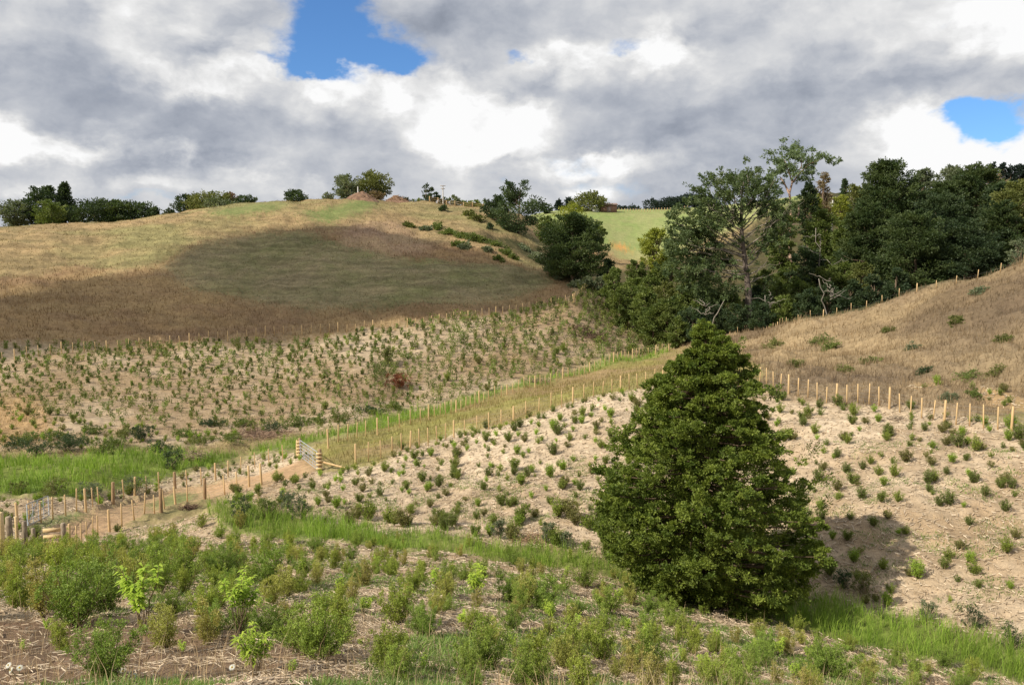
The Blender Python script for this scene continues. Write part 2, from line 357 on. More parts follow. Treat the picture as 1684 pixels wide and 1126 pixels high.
def blades(P, hgt, wid, lean, rng, bend=.5, seg=True):
    """grass blades: one base point each; returns triangles"""
    n = len(P); a = rng.uniform(0, 2 * math.pi, n); side = np.stack([np.cos(a), np.sin(a), np.zeros(n)], 1) * wid[:, None] / 2
    b = rng.uniform(0, 2 * math.pi, n); ld = np.stack([np.cos(b), np.sin(b), np.zeros(n)], 1) * (lean * hgt)[:, None]
    up = np.array([0, 0, 1.0]) * hgt[:, None]
    b0 = P - side; b1 = P + side
    if not seg:
        t = P + up + ld; V = np.stack([b0, b1, t], 1).reshape(-1, 3); return V, np.arange(3 * n).reshape(-1, 3), 3
    m = P + up * .55 + ld * .3; m0 = m - side * .7; m1 = m + side * .7; t = P + up * (1 - .1 * lean[:, None]) + ld
    V = np.stack([b0, b1, m0, m1, t], 1).reshape(-1, 3); i = np.arange(n)[:, None] * 5
    Fc = np.concatenate([i + np.array([[0, 1, 3]]), i + np.array([[0, 3, 2]]), i + np.array([[2, 3, 4]])], 1).reshape(-1, 3)
    return V, Fc, 5

# ------------------------------------------------------------------ materials
def mat_new(name):
    m = bpy.data.materials.new(name); m.use_nodes = True; m.node_tree.nodes.clear(); return m, G(m.node_tree)
def finish(g, shader): 
    o = g.new('ShaderNodeOutputMaterial'); g.l.new(shader.outputs[0], o.inputs[0])
def leaf_mat(name, trans=.3, rough=.55, var=.25, tcol=(1.25, 1.35, .6), spec=.25):
    m, g = mat_new(name)
    at = g.new('ShaderNodeAttribute', attribute_name='tint'); oi = g.new('ShaderNodeObjectInfo')
    v = X(g, oi.outputs['Random']) * var + (1 - var / 2)
    c = g.new('ShaderNodeVectorMath', operation='SCALE'); g.l.new(at.outputs['Color'], c.inputs[0]); g.put(c.inputs[3], v)
    p = g.new('ShaderNodeBsdfPrincipled'); g.l.new(c.outputs[0], p.inputs['Base Color']); p.inputs['Roughness'].default_value = rough
    p.inputs['Specular IOR Level'].default_value = spec
    t = g.new('ShaderNodeBsdfTranslucent'); tc_ = g.mix(1.0, X(g, c.outputs[0]), tcol, 'MULTIPLY'); g.put(t.inputs[0], tc_)
    mx = g.new('ShaderNodeMixShader'); mx.inputs[0].default_value = trans; g.l.new(p.outputs[0], mx.inputs[1]); g.l.new(t.outputs[0], mx.inputs[2])
    finish(g, mx); return m
M_LEAF = leaf_mat('foliage'); M_GRASS = leaf_mat('grass blades', .35, .6, 0.0, (1.1, 1.2, .7)); M_DRY = leaf_mat('dry grass', .25, .75, 0.0, (1.05, 1.0, .8), .1)
def solid_mat(name, col, rough=.8, bump=.3, bscale=40, stretch=(1, 1, 1), c2=None, metal=0.0, attr=False, cscale=6):
    m, g = mat_new(name)
    tc = g.new('ShaderNodeTexCoord'); mp = g.new('ShaderNodeMapping'); mp.inputs['Scale'].default_value = stretch; g.l.new(tc.outputs['Object'], mp.inputs[0])
    n = g.noise(mp.outputs[0], bscale, 5, .65); n2 = g.noise(mp.outputs[0], cscale, 4, .6)
    base = col
    if attr:
        at = g.new('ShaderNodeAttribute', attribute_name='tint'); base = X(g, at.outputs['Color'])
        cmix = g.mix(g.sm(n, .3, .7) * .55, base, g.mix(1.0, base, (.55, .5, .45), 'MULTIPLY'))
    else: cmix = g.mix(g.sm(n * .5 + n2 * .5, .38, .62), base, c2 or tuple(x * .6 for x in col))
    p = g.new('ShaderNodeBsdfPrincipled'); g.put(p.inputs['Base Color'], cmix); p.inputs['Roughness'].default_value = rough; p.inputs['Metallic'].default_value = metal
    p.inputs['Specular IOR Level'].default_value = .3
    b = g.new('ShaderNodeBump'); b.inputs['Strength'].default_value = bump; b.inputs['Distance'].default_value = .01; g.put(b.inputs['Height'], n); g.l.new(b.outputs[0], p.inputs['Normal'])
    finish(g, p); return m
M_POST = solid_mat('pale treated pine', (.66, .47, .25), .8, .5, 30, (1, 1, .12), (.50, .34, .17))
M_POLE = solid_mat('weathered round post', (.40, .27, .15), .85, .6, 30, (1, 1, .15), (.20, .125, .07))
M_GREYPOST = solid_mat('grey round post', (.36, .29, .21), .85, .6, 24, (1, 1, .2), (.17, .13, .09))
M_BOARD = solid_mat('fresh sawn boards', (.70, .53, .30), .75, .3, 30, (.3, 1, 1), (.6, .43, .22))
M_WIRE = solid_mat('galvanised wire', (.45, .45, .43), .5, .0, 10, metal=.6)
M_GALV = solid_mat('galvanised steel tube', (.42,.44,.46), .6, .05, 10, c2=(.32,.34,.36), metal=.2)
M_BARK = solid_mat('bark', (.20, .145, .10), .9, .8, 20, (1, 1, .2), (.09, .065, .045), attr=True)
M_TWIG = solid_mat('debris', (.3, .2, .1), .9, .3, 20, attr=True)
def ground_mat():
    m, g = mat_new('ground')
    at = g.new('ShaderNodeAttribute', attribute_name='tint'); base = X(g, at.outputs['Color'])
    ge = g.new('ShaderNodeNewGeometry'); pos = ge.outputs['Position']
    n1 = g.noise(pos, 14, 6, .7, .4); n2 = g.noise(pos, 2.6, 5, .65); n3 = g.noise(pos, .5, 4, .6)
    mp = g.new('ShaderNodeMapping'); mp.inputs['Scale'].default_value = (1, 1, 1); g.l.new(pos, mp.inputs[0])
    wv = g.new('ShaderNodeTexVoronoi', feature='DISTANCE_TO_EDGE'); g.l.new(mp.outputs[0], wv.inputs['Vector']); wv.inputs['Scale'].default_value = 9; wv.inputs['Randomness'].default_value = 1
    k = g.sm(n1 * .5 + n2 * .5, .34, .66, .70, 1.22) * g.sm(n3, .35, .65, .9, 1.1)
    c = g.new('ShaderNodeVectorMath', operation='SCALE'); g.put(c.inputs[0], base); g.put(c.inputs[3], k)
    p = g.new('ShaderNodeBsdfPrincipled'); g.l.new(c.outputs[0], p.inputs['Base Color']); p.inputs['Roughness'].default_value = .95; p.inputs['Specular IOR Level'].default_value = .1
    b = g.new('ShaderNodeBump'); b.inputs['Strength'].default_value = .9; b.inputs['Distance'].default_value = .10; g.put(b.inputs['Height'], n1 * .45 + n2 * .9 + X(g, wv.outputs[0]) * .2); g.l.new(b.outputs[0], p.inputs['Normal'])
    finish(g, p); return m
M_GROUND = ground_mat()

# ------------------------------------------------------------------ the ground sheet
def build_ground():
    rr = np.concatenate([np.exp(np.linspace(math.log(.4), math.log(5), 50))[:-1], np.exp(np.linspace(math.log(5), math.log(230), 760))[:-1], np.exp(np.linspace(math.log(230), math.log(3000), 110))])
    a1 = np.linspace(-38, 38, 860); a0 = np.linspace(-180, -38, 90)[:-1]; a2 = np.linspace(38, 180, 90)[1:-1]
    th = np.radians(np.concatenate([a0, a1, a2])); nA = len(th); nR = len(rr)
    R, T = np.meshgrid(rr, th, indexing='ij'); x = (R * np.sin(T)).ravel(); y = (R * np.cos(T)).ravel()
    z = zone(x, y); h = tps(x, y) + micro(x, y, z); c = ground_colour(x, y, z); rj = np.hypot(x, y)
    for k in range(5):
        jx, jy = x + RNG.normal(0, .008, len(x)) * rj, y + RNG.normal(0, .016, len(x)) * rj; c = c + ground_colour(x, y, zone(jx, jy))
    c = c / 6
    V = np.stack([x, y, h], 1); V = np.vstack([V, [[0, 0, float(height(np.array([0.]), np.array([0.]))[0])]]]); c = np.vstack([c, c[:1]])
    i = np.arange(nR - 1)[:, None] * nA; j = np.arange(nA)[None]; jn = (np.arange(nA)[None] + 1) % nA
    q = np.stack([i + j, i + nA + j, i + nA + jn, i + jn], -1).reshape(-1, 4)
    # centre fan as thin quads
    ctr = len(V) - 1; fan = np.array([(ctr, k, (k + 1) % nA, (k + 2) % nA) for k in range(0, nA - 1, 2)])
    o = mesh('ground', V, np.vstack([q[:, ::-1], fan[:, ::-1]]), M_GROUND, c, smooth=True); tag(o, kind='structure')
    me = o.data
    return o
build_ground()
HGRID = None
def place(px, py):                          # ground point seen at this pixel of the photograph
    p = rays([(px, py)], height)[0]; return np.array([p[0], p[1], float(height(p[:1], p[1:])[0])])
def proj(P):
    P = np.atleast_2d(P); x, y, z = P[:, 0], P[:, 1], P[:, 2] - CZ; cp, sp = math.cos(PITCH), math.sin(PITCH)
    f = y * cp - z * sp; u = y * sp + z * cp; f = np.where(f < .1, .1, f)
    return W0 / 2 + F * x / f, H0 / 2 - F * u / f

# ------------------------------------------------------------------ the cloud outside the frame whose shadow lies on the left hill
def build_cloud():
    poly_px = [(-160,500),(0,488),(150,462),(250,438),(330,406),(450,376),(540,368),(640,392),(720,420),(850,436),(930,462),(945,492),(850,512),(600,540),(300,560),(0,580),(-160,600)]
    P = rays(poly_px, tps); g0 = tps(P[:, 0], P[:, 1]); Hc = 330.0
    Q = np.stack([P[:, 0], P[:, 1], g0], 1); Q = Q + SUNV * ((Hc - Q[:, 2]) / SUNV[2])[:, None]; poly = Q[:, :2]
    lo = poly.min(0) - 12; hi = poly.max(0) + 12; n = 110
    gx, gy = np.meshgrid(np.linspace(lo[0], hi[0], n), np.linspace(lo[1], hi[1], n), indexing='ij')
    wx = gx + (fbm(gx / 9, gy / 9, 4, 5) - .5) * 12; wy = gy + (fbm(gx / 9, gy / 9, 4, 8) - .5) * 12
    ins = inpoly(wx.ravel(), wy.ravel(), poly).reshape(n, n); d = np.zeros((n, n)); cur = ins.copy()
    for k in range(14):
        d += cur; e = cur.copy(); e[1:-1, 1:-1] = cur[1:-1, 1:-1] & cur[2:, 1:-1] & cur[:-2, 1:-1] & cur[1:-1, 2:] & cur[1:-1, :-2]; e[0] = e[-1] = False; e[:, 0] = e[:, -1] = False; cur = e
    th = np.sqrt(d / 14.0); top = Hc + th * 14 * (0.5 + fbm(gx / 8, gy / 8, 4, 9)); bot = Hc - th * 4 * (0.5 + fbm(gx / 8, gy / 8, 4, 19))
    top[~ins] = Hc; bot[~ins] = Hc - .01
    V = np.vstack([np.stack([gx, gy, top], -1).reshape(-1, 3), np.stack([gx, gy, bot], -1).reshape(-1, 3)])
    ii, jj = np.where(ins[:-1, :-1] | ins[1:, :-1] | ins[:-1, 1:] | ins[1:, 1:]); a = ii * n + jj
    q = np.stack([a, a + n, a + n + 1, a + 1], 1); Fc = np.vstack([q, q[:, ::-1] + n * n])
    m, g = mat_new('cloud vapour'); df = g.new('ShaderNodeBsdfDiffuse'); df.inputs[0].default_value = (.9, .9, .9, 1); tr = g.new('ShaderNodeBsdfTransparent')
    mx = g.new('ShaderNodeMixShader'); ge = g.new('ShaderNodeNewGeometry'); nz = g.noise(ge.outputs['Position'], .06, 4, .6)
    g.put(mx.inputs[0], g.sm(nz, .3, .7, .48, .74)); g.l.new(tr.outputs[0], mx.inputs[1]); g.l.new(df.outputs[0], mx.inputs[2]); finish(g, mx)
    used = np.unique(Fc); remap = np.zeros(len(V), int); remap[used] = np.arange(len(used))
    o = mesh('cloud', V[used], remap[Fc], m, smooth=True); tag(o, kind='structure')
build_cloud()
# ------------------------------------------------------------------ fences
def box_vf(c, sx, sy, sz, rz=0.0, tilt=None):
    x, y, z = sx / 2, sy / 2, sz / 2
    V = np.array([(-x,-y,-z),(x,-y,-z),(x,y,-z),(-x,y,-z),(-x,-y,z),(x,-y,z),(x,y,z),(-x,y,z)])
    if tilt is not None:
        a, b = tilt; V = V + np.stack([V[:, 2] * a, V[:, 2] * b, V[:, 2] * 0], 1)
    cr, sr = math.cos(rz), math.sin(rz); V = np.stack([V[:, 0] * cr - V[:, 1] * sr, V[:, 0] * sr + V[:, 1] * cr, V[:, 2]], 1) + np.array(c)
    return V, np.array([(0,3,2,1),(4,5,6,7),(0,1,5,4),(1,2,6,5),(2,3,7,6),(3,0,4,7)])
def batten_mesh(w, d, h):                    # sawn batten with a chamfered weathered top
    x, y = w / 2, d / 2; c = w * .25
    V = [(-x,-y,-.25),(x,-y,-.25),(x,y,-.25),(-x,y,-.25),(-x,-y,h-c),(x,-y,h-c),(x,y,h-c),(-x,y,h-c),(-x+c,-y+c*.6,h),(x-c,-y+c*.6,h),(x-c,y-c*.6,h),(-x+c,y-c*.6,h)]
    Fc = [(0,3,2,1),(0,1,5,4),(1,2,6,5),(2,3,7,6),(3,0,4,7),(4,5,9,8),(5,6,10,9),(6,7,11,10),(7,4,8,11),(8,9,10,11)]
    return V, Fc
def round_mesh(r, h):                        # round pole, slightly tapered, domed top
    k = 10; th = np.arange(k) * 2 * math.pi / k; V = []; rings = [(r * 1.05, -.35), (r * 1.0, h * .5), (r * .95, h - r * .25), (r * .72, h), ]
    for i, (q, z) in enumerate(rings): V += [(q * math.cos(a) * (1 + .04 * math.sin(3 * a + i)), q * math.sin(a), z) for a in th]
    Fc = []
    for i in range(len(rings) - 1):
        for j in range(k): Fc.append((i * k + j, i * k + (j + 1) % k, (i + 1) * k + (j + 1) % k, (i + 1) * k + j))
    o = (len(rings) - 1) * k
    Fc += [(o, o + 1, o + 2, o + 3), (o, o + 3, o + 4, o + 9), (o + 4, o + 5, o + 8, o + 9), (o + 5, o + 6, o + 7, o + 8)]
    return V, Fc
ME_BATTEN = [mesh('batten', *batten_mesh(.058, .042, h), M_POST, link=False) for h in (1.02, 1.08, 1.12)]
ME_POST = mesh('post', *round_mesh(.058, 1.15), M_POST, link=False)
ME_POLE = mesh('post', *round_mesh(.088, 1.2), M_POLE, link=False)
def resample(P, step):
    seg = np.linalg.norm(np.diff(P, axis=0), axis=1); L = np.concatenate([[0], np.cumsum(seg)]); n = max(2, int(round(L[-1] / step)) + 1); t = np.linspace(0, L[-1], n)
    return np.stack([np.interp(t, L, P[:, 0]), np.interp(t, L, P[:, 1])], 1)
def fence(px, step, every, label, poles=(), wires=(.18, .36, .55, .75, .95), thick=1.0, hs=1.0, lean=.03, grp='batten and wire fences on the hillside', maxb=98):
    P = rays(px, tps); Q = resample(P, step); Zq = height(Q[:, 0], Q[:, 1]); rng = np.random.default_rng(len(label))
    root = tag(empty('fence', (Q[0, 0], Q[0, 1], Zq[0])), label, 'fence', grp); b0 = np.array([Q[0, 0], Q[0, 1], Zq[0]])
    PP = rays(poles, height) if poles else np.zeros((0, 2))
    tops = []; nb = 0
    for i, (q, z) in enumerate(zip(Q, Zq)):
        ang = math.atan2(*(Q[min(i + 1, len(Q) - 1)] - Q[max(i - 1, 0)])[::-1])
        isp = (i % every == 0) or i == len(Q) - 1
        if len(PP) and np.min(np.hypot(*(PP - q).T)) < step * .5: continue
        if not isp: nb += 1
        o = bpy.data.objects.new('post' if isp else 'batten', ME_POST if isp else ME_BATTEN[rng.integers(3)]); COL.objects.link(o); o.parent = root
        o.location = np.array([q[0], q[1], z]) - b0; o.rotation_euler = (rng.normal(0, lean), rng.normal(0, lean), ang + rng.normal(0, .1)); o.scale = (thick, thick, hs * rng.uniform(.95, 1.04))
    for q in PP:
        z = float(height(q[:1], q[1:])[0]); o = bpy.data.objects.new('post', ME_POLE); COL.objects.link(o); o.parent = root
        o.location = np.array([q[0], q[1], z]) - b0; o.rotation_euler = (rng.normal(0, .02), rng.normal(0, .02), rng.uniform(0, 6))
    wa = Acc()
    for h in wires:
        W = np.stack([Q[:, 0], Q[:, 1], Zq + h * hs], 1) - b0 + np.array([0, 0, .0]); V, Fq = tube(W, .0028, 4, False); wa.add(V, Fq, (1, 1, 1))
    wa.build('wire', M_WIRE, root)
    return root
fence([(-60,600),(0,595),(120,579),(250,571),(345,563),(430,557),(520,551),(600,545),(700,536),(800,521),(870,511),(942,500)], 1.12, 4, 'long pale batten fence along the foot of the brown left hill, above the planted slope', thick=1.15, hs=1.1)
fence([(944,499),(952,490),(962,481),(975,472)], 1.5, 20, 'short close-set fence run climbing from the far corner toward the ravine bush', thick=1.3, hs=1.25)
fence([(540,736),(600,716),(700,692),(800,661),(900,630),(1000,600),(1060,583),(1100,573)], 1.15, 5, 'farther fence of the grassy lane, beside the green rush strip', thick=1.1, hs=1.08)
fence([(585,762),(640,750),(680,738),(752,717),(830,699),(900,679),(960,662),(1010,648),(1060,635),(1090,628)], .82, 5, 'nearer fence of the grassy lane, at the top of the central pale mulch slope', poles=(), hs=1.05)
fence([(1238,637),(1290,650),(1330,655),(1375,662),(1430,668),(1480,677),(1545,689),(1565,694),(1635,703),(1684,712),(1780,728),(1900,748)], .63, 5, 'fence right of the big conifer, between dry brown hill and planted mulch', hs=1.05)
fence([(1178,563),(1200,556),(1240,545),(1290,534),(1340,523),(1400,511),(1450,500),(1500,487),(1560,472),(1620,456),(1684,442)], 1.75, 6, 'far fence running up the crest of the right hill in front of dark trees', wires=(.5,), thick=.9, hs=.72)
fence([(30,873),(50,867),(82,856),(117,846),(145,838),(170,832),(186,829),(222,819),(255,810),(288,803),(322,796),(356,789),(388,779),(430,768),(465,758),(488,751)], .88, 6, 'near left fence on the far side of the dirt track, ending at the metal gate', poles=[(186,829),(288,803)])
fence([(115,908),(160,885),(190,873),(215,864),(265,843),(300,832),(337,821),(385,808),(430,797)], .82, 6, 'near left fence on the near side of the dirt track, behind the shrubs', poles=[(265,843),(337,821)])

# ------------------------------------------------------------------ gates and yard timber
def bar(A, a, b, r, k=6): V, Fq = tube([a, b], r, k); A.add(V, Fq, (1, 1, 1))
def tube_gate(pxa, pxb, hgt, label, nrail=5, lift=.12):
    a, b = place(*pxa), place(*pxb); root = tag(empty('farm_gate', tuple(a)), label, 'gate'); d = b - a
    z0 = np.array([0, 0, lift]); zt = np.array([0, 0, hgt + lift]); fr = Acc(); bar(fr, z0, d + z0, .02); bar(fr, zt, d + zt, .024); bar(fr, z0, zt, .022); bar(fr, d + z0, d + zt, .022); fr.build('frame', M_GALV, root)
    for i in range(1, nrail):
        A = Acc(); o = np.array([0, 0, lift + hgt * (i / nrail) ** 1.1]); bar(A, o, d + o, .015); A.build('rail', M_GALV, root)
    for t in (.25, .5, .75):
        A = Acc(); bar(A, d * t + z0, d * t + zt, .012); A.build('upright', M_GALV, root)
    A = Acc(); bar(A, z0, d * .5 + zt, .012); bar(A, d + z0, d * .5 + zt, .012); A.build('brace', M_GALV, root)
    return root, a, b
gr, ga, gb = tube_gate((494,753), (522,775), 1.05, 'galvanised tube gate standing across the start of the grassy lane')
def board_stack(p, n, w, hgt, rz, label, post=True, name='gate_post'):
    root = tag(empty(name, tuple(p), rz), label, 'post')
    if post: V, Fq = round_mesh(.11, hgt + .1); mesh('post', np.array(V) + np.array([.02, .17, 0]), Fq, M_POLE, None, root)
    for i in range(n):
        A = Acc(); V, Fq = box_vf((0, 0, .12 + i * (hgt - .1) / n + .06), w, .05, (hgt - .1) / n * .55, .02 * ((i * 7) % 3 - 1)); A.add(V, Fq, (1, 1, 1)); A.build('board', M_BOARD, root)
    return root
board_stack(gb + np.array([.12, -.02, 0]), 5, .36, 1.2, .15, 'pale stacked boards on a dark round post at the near end of the tube gate')
board_stack(ga + np.array([-.1, .1, 0]), 5, .34, 1.15, .1, 'pale stacked boards on a post at the far end of the tube gate')
q0 = gb + np.array([.25, .1, .55]); q1 = place(568, 772) + np.array([0, 0, .12]); V, Fq = tube([q0 - gb, (q0 + q1) / 2 - gb, q1 - gb], [.06, .055, .05], 8); tag(mesh('stay_pole', V, Fq, M_POST, loc=tuple(gb)), 'pale timber stay slanting to the ground from the near gate post', 'pole')
tube_gate((46,868), (81,852), .95, 'grey metal gate beside the timber posts at the left edge', 4)
p = place(88, 899)
board_stack(p, 3, .72, .95, .25, 'short fence panel of three pale boards among the shrubs at the left', False, 'board_panel')
r0 = bpy.data.objects[-1] if False else None
V, Fq = round_mesh(.10, 1.02); o_ = mesh('gate_post', V, Fq, M_GREYPOST, loc=tuple(p + np.array([.40, .09, 0]))); tag(o_, 'short weathered round post at the right end of the three-board panel', 'post')
for (px, py, top, r, lab, mt) in [(17,903,846,.11,'thick dark-knotted grey post, second from the left edge of the photo',M_GREYPOST), (42,900,855,.10,'dark-knotted grey post with a pale left side, behind the shrubs',M_GREYPOST), (56,898,866,.08,'shorter plain grey post just left of the three-board panel',M_GREYPOST), (4,903,839,.10,'pale reddish post at the very left edge of the photo',M_BOARD), (29,898,846,.06,'slim pale reddish post between the two knotted posts',M_BOARD)]:
    q = place(px, py); hh = (py - top) / F * q[1] * 1.0; V, Fq = round_mesh(r, hh); tag(mesh('yard_post', V, Fq, mt, loc=tuple(q)), lab, 'post', 'timber yard posts at the left edge')

# ------------------------------------------------------------------ foliage generator
def clumps(cen, dr, size, nper, L, Wd, cA, cB, rng, jag=.6, upb=.25, shell=.45, tintvar=.25, sub=None):
    """leaf sprigs filling flattened, outward pointing clumps. size=(n,3): along, across, thick"""
    cen = np.asarray(cen, float); n = len(cen); dr = unit(np.asarray(dr, float)); size = np.broadcast_to(np.asarray(size, float), (n, 3))
    side = unit(np.cross(dr, np.array([0, 0, 1.0]) + rng.normal(0, .15, (n, 3)))); upv = np.cross(side, dr)
    m = nper; u = unit(rng.normal(size=(n, m, 3))); rad = shell + (1 - shell) * rng.random((n, m, 1)) ** .7
    # lumps inside a clump: pull points toward a few sub-centres
    if sub:
        sc = unit(rng.normal(size=(n, sub, 3))) * .62; pick = rng.integers(0, sub, (n, m)); q = sc[np.arange(n)[:, None], pick] + u * rad * .48
    else: q = u * rad
    q[..., 2] += .15 * np.sign(q[..., 2]) * 0
    loc = q[..., :1] * (dr * size[:, :1])[:, None] + q[..., 1:2] * (side * size[:, 1:2])[:, None] + q[..., 2:] * (upv * size[:, 2:])[:, None]
    P = cen[:, None] + loc; out = unit(loc)
    D = unit(out * .7 + dr[:, None] * .3 + rng.normal(0, jag, (n, m, 3)) + np.array([0, 0, upb])); S_ = unit(np.cross(D, rng.normal(size=(n, m, 3))))
    l = (L * rng.uniform(.7, 1.3, (n, m, 1))); w = Wd * rng.uniform(.7, 1.3, (n, m, 1))
    V = np.stack([P, P + D * l * .5 + S_ * w * .5, P + D * l, P + D * l * .5 - S_ * w * .5], 2).reshape(-1, 3)
    Fc = np.arange(len(V)).reshape(-1, 4)
    t = np.clip(rng.random((n, 1)) * .65 + rng.random((n, m)) * .5 - .08, 0, 1)[..., None]
    c = (np.array(cA) * (1 - t) + np.array(cB) * t) * (1 + tintvar * (rng.random((n, m, 1)) - .5))
    c = np.repeat(c[:, :, None], 4, 2).reshape(-1, 3)
    return V, Fc, c
def limb(p0, p1, r0, r1, rng, wob=.08, sag=0.0, n=6, k=6):
    t = np.linspace(0, 1, n)[:, None]; d = np.linalg.norm(np.array(p1) - np.array(p0))
    P = np.array(p0) * (1 - t) + np.array(p1) * t; off = rng.normal(0, wob * d, (n, 3)) * np.sin(t * math.pi); off[:, 2] += (-sag * d) * np.sin(t[:, 0] * math.pi); P = P + off * .6
    return tube(P, r0 * (1 - t[:, 0]) + r1 * t[:, 0], k)
BARKC = (.20, .145, .10)
COLS = {'totara': ((.036,.064,.024),(.100,.130,.044)), 'dark': ((.032,.058,.028),(.080,.110,.046)), 'olive': ((.10,.12,.035),(.20,.21,.065)), 'grey': ((.11,.14,.08),(.21,.235,.14)),
        'yellow': ((.17,.20,.03),(.32,.34,.06)), 'red': ((.16,.09,.06),(.24,.15,.09)), 'pine': ((.05,.085,.04),(.11,.145,.065)), 'euc': ((.085,.125,.055),(.17,.22,.10)), 'mid': ((.085,.125,.032),(.19,.225,.06)),
        'pale': ((.20,.20,.12),(.32,.30,.19)), 'bluepine': ((.020,.036,.030),(.042,.062,.050)), 'tan': ((.20,.15,.09),(.30,.23,.14))}
def tree(name, label, cat, px, top, hw, D, kind='totara', shape='dome', group=None, base=None, leaf=None, dens=1.0, seed=0, low=.05, mat=None, nc=None, x=None, flat=.45):
    """tree whose crown reaches this height and half width when standing at that distance"""
    hw = hw * (1.25 if D > 150 else (1.28 if group == 'dark totara trees behind the right hill' else 1.05)); rng = np.random.default_rng(1000 + int(px) * 7 + int(top) + seed); d = pix_dir(px, HOR); X0 = d[0] / d[1] * D
    zb = float(height(np.array([X0]), np.array([D]))[0]); zt = unproj(px, top, D)[2]; Hh = max(zt - zb, 1.2); R = hw / F * D
    low = max(low, .02) if base is None else max(low, (unproj(px, base, D)[2] - zb) / Hh)
    hh = Hh * (1 - low); area = (2 * R) * hh * (F * .608 / D) ** 2
    L = leaf or max(D / 788 * 2.2, .12); nleaf = int(area * 4.6 * dens); nc = nc or int(np.clip(16 + R * hh * 1.3, 18, 190))
    nper = max(12, nleaf // nc)
    a = rng.uniform(0, 2 * math.pi, nc); u = (np.arange(nc) + rng.random(nc)) / nc
    if shape == 'dome': prof = np.sqrt(np.clip(1.04 - u ** 3.0, 0, 1)) * (.82 + .18 * np.minimum(u * 4, 1))
    elif shape == 'round': prof = np.sqrt(np.clip(1 - (2 * u - 1) ** 2, 0.02, 1))
    elif shape == 'cone': prof = (1 - u) ** .75 * .95 + .05
    elif shape == 'column': prof = np.where(u < .2, .6 + 2 * u, np.sqrt(np.clip(1 - ((u - .2) / .85) ** 2, 0, 1)))
    else: prof = .35 + .65 * np.sin(np.clip(u, 0, 1) * math.pi * .85 + .3)
    k = rng.uniform(.3, 1.0, nc) ** .4; cs = R * rng.uniform(.30, .48, nc) * (.6 + .4 * prof)
    rad = np.maximum(prof * R - cs * .75, 0) * k
    cen = np.stack([rad * np.cos(a), rad * np.sin(a), Hh * low + u * (hh - cs * flat * .9)], 1)
    dr = np.stack([np.cos(a), np.sin(a), .12 + u * .5], 1); sz = np.stack([cs, cs * .9, cs * flat], 1)
    root = tag(empty(name, (X0, D, zb)), label, cat, group); cA, cB = COLS[kind]
    V, Fc, c = clumps(cen, dr, sz, nper, L, L * .5, cA, cB, rng, shell=.35, sub=5); mesh('crown', V, Fc, mat or M_LEAF, c, root)
    A = Acc(); tr = max(.12, Hh * .022); V, Fq = limb((0, 0, -.4), (rng.normal(0, .03) * Hh, rng.normal(0, .03) * Hh, Hh * .88), tr, tr * .25, rng, .02); A.add(V, Fq, BARKC)
    for i in rng.permutation(nc)[:min(nc, 26)]:
        V, Fq = limb((0, 0, cen[i, 2] * .78), cen[i], tr * .35, tr * .08, rng, .05, .04, 4, 4); A.add(V, Fq, BARKC)
    A.build('trunk', M_BARK, root)
    return root

